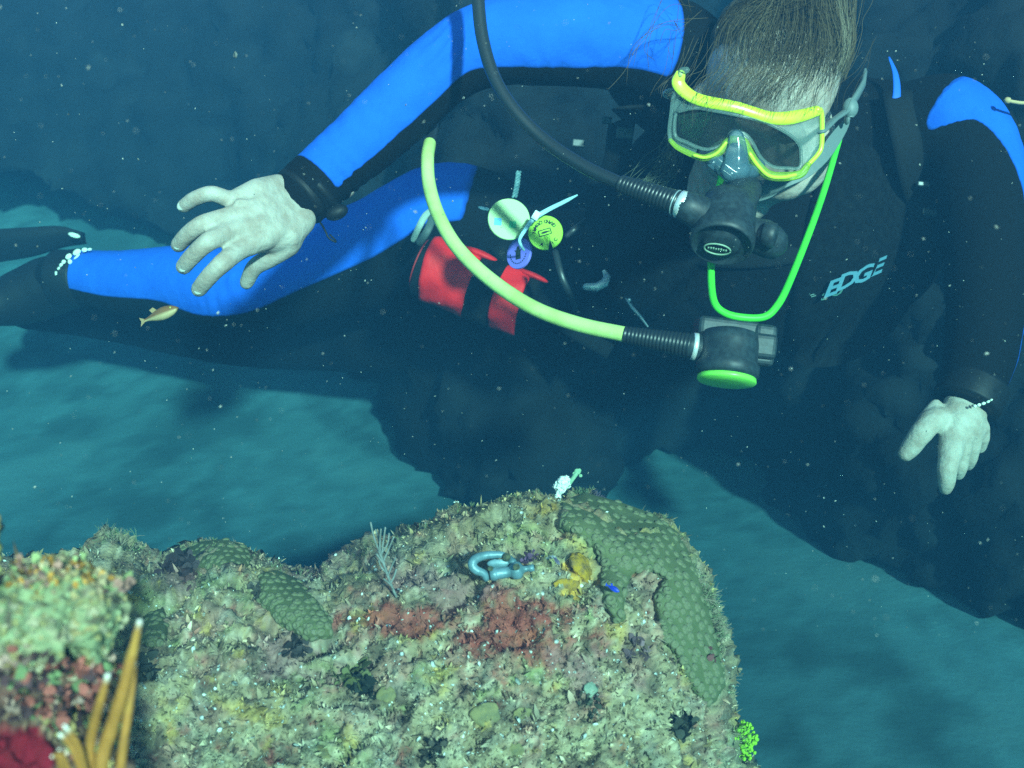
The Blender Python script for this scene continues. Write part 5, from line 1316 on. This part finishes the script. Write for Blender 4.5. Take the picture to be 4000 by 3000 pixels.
for ph in (0, 2.1, 4.2):
    v, f = tube([Vector(p) + (VX * math.cos(i * 1.1 + ph) + VBACK * math.sin(i * 1.1 + ph)) * .0022 for i, p in enumerate(cpts)], .0018, 6); mb.add(v, f)
tag(mb.build('twisted_cord', mat('teal_cord', (.06, .16, .19), .7, .3, noise=(200, (.16, .30, .32)))), 'short dark teal twisted cord hanging above the mint disc', 'cord')

# ------------------------------------------------------------------ lettering on the chest
m_logo = mat('pale_blue_print', (.07, .20, .28), .5, .3); m_logo2 = mat('pale_green_print', (.05, .15, .13), .5, .3)
lg = empty('suit_lettering', on_suit(3330, 1095, .02)[0], 'pale blue EDGE lettering printed across the chest', 'lettering')
VBV = None
def letters(s, cx, cy, size_px, material, name, widths, rise, tilt, shear, dep):
    e1_ = (VX * math.cos(R(tilt)) + VUP * math.sin(R(tilt))); e2_ = (VUP * math.cos(R(tilt)) - VX * math.sin(R(tilt)))
    for k, ch in enumerate(s):
        v, f = text_mesh(ch, M(size_px, dep), .0004, shear)
        v = v * np.array([1.55, 1., 1.]); t_ = R(tilt)
        lx, ly = cx + widths[k] * math.cos(t_) - rise[k] * math.sin(t_), cy - widths[k] * math.sin(t_) - rise[k] * math.cos(t_)
        s0, n0 = on_suit(lx, ly, 0.); c0 = P(lx, ly, project(np.array([s0]))[2][0] - .030)
        n0 = (n0 + VBACK * 1.5).normalized(); a1 = (e1_ - n0 * e1_.dot(n0)).normalized(); a2 = n0.cross(a1)
        make(name, [c0 + a1 * x + a2 * y + n0 * z for x, y, z in v], f, material, lg, False)
lgd = project(np.array([on_suit(3330, 1095, .022)[0]]))[2][0]
letters('EDGE', 3325, 1092, 76, m_logo, 'letter', [-98, -33, 33, 96], [-8, 0, 0, 8], 20, .5, lgd)
letters('SO', 3240, 1152, 36, m_logo2, 'letter', [-26, 26], [0, 0], 18, .35, lgd)
for k in range(4):
    v, f = box(P(3172 + k * 2, 1136 + k * 7, lgd), (VX * .95 + VUP * .3) * M(16 - k * 2, lgd), VUP * M(1.6, lgd), VBACK * .0003); make('speed_line', v, f, m_logo2, lg, False)
# blue stripe on the shoulder beside the hair
sdp = project(np.array([on_suit(3495, 400, .0)[0]]))[2][0] - .016
v, f = tube(crv([P(3473, 222, sdp + .02), P(3498, 290, sdp + .008), P(3503, 370, sdp), P(3488, 458, sdp)], 6), np.interp(np.linspace(0, 1, 19), [0, .4, 1], [.0012, .0042, .0068]), 10, .15, VBACK, False)
make('shoulder_stripe', v, f, mat('blue_stripe', (.012, .115, .66), .6, .3), diver)
# orange tipped strap at the right edge
v, f = tube(crv([P(3935, 392, 1.33), P(3960, 398, 1.33), P(4010, 402, 1.335), P(4120, 390, 1.35)], 6), [.004] * 3 + [.0022] * 16, 8)
ob = make('orange_strap', v, f, mat('orange_rubber', (.45, .34, .18), .6, .3)); tag(ob, 'thin orange tipped rubber strap at the right edge beside the blue sleeve', 'strap')
# ------------------------------------------------------------------ drifting specks in the water
mb = MB()
for k in range(1500):
    px_, py_ = RNG.uniform(-400, 4400), RNG.uniform(-200, 2500); d_ = RNG.uniform(.35, 1.25)
    big = RNG.random() < .025
    r_ = M(RNG.gamma(2., .6) + .7, d_) * (1.8 if big else 1.)
    st = Vector(RNG.normal(size=3)).normalized()
    v, f = ball(P(px_, py_, d_), (st * r_ * RNG.uniform(1, 1.9), st.orthogonal().normalized() * r_ * .7, st.cross(st.orthogonal()).normalized() * r_ * .7), 5, 4)
    mb.add(v, f, np.array([.75, .80, .70]) * RNG.uniform(.12, .75))
o = mb.build('drifting_specks', mat('drifting_specks', 'albedo', .6, .3)); tag(o, 'pale specks drifting in the water in front of the diver', 'specks', kind='stuff')
# ------------------------------------------------------------------ the water itself
m = bpy.data.materials.new('sea_water_haze'); m.use_nodes = True
nt = m.node_tree; nt.nodes.clear()
out = nt.nodes.new('ShaderNodeOutputMaterial'); pv = nt.nodes.new('ShaderNodeVolumePrincipled')
pv.inputs['Color'].default_value = (.023, .106, .222, 1)
pv.inputs['Absorption Color'].default_value = (.03, .61, .66, 1)
pv.inputs['Density'].default_value = .40
nt.links.new(pv.outputs[0], out.inputs['Volume'])
v, f = box((0, 0, .45), (46, 0, 0), (0, 46, 0), (0, 0, 1.21))
o = make('haze', v, f, m, None, False)
tag(o, 'blue green sea water haze filling the whole scene', 'water', kind='stuff')
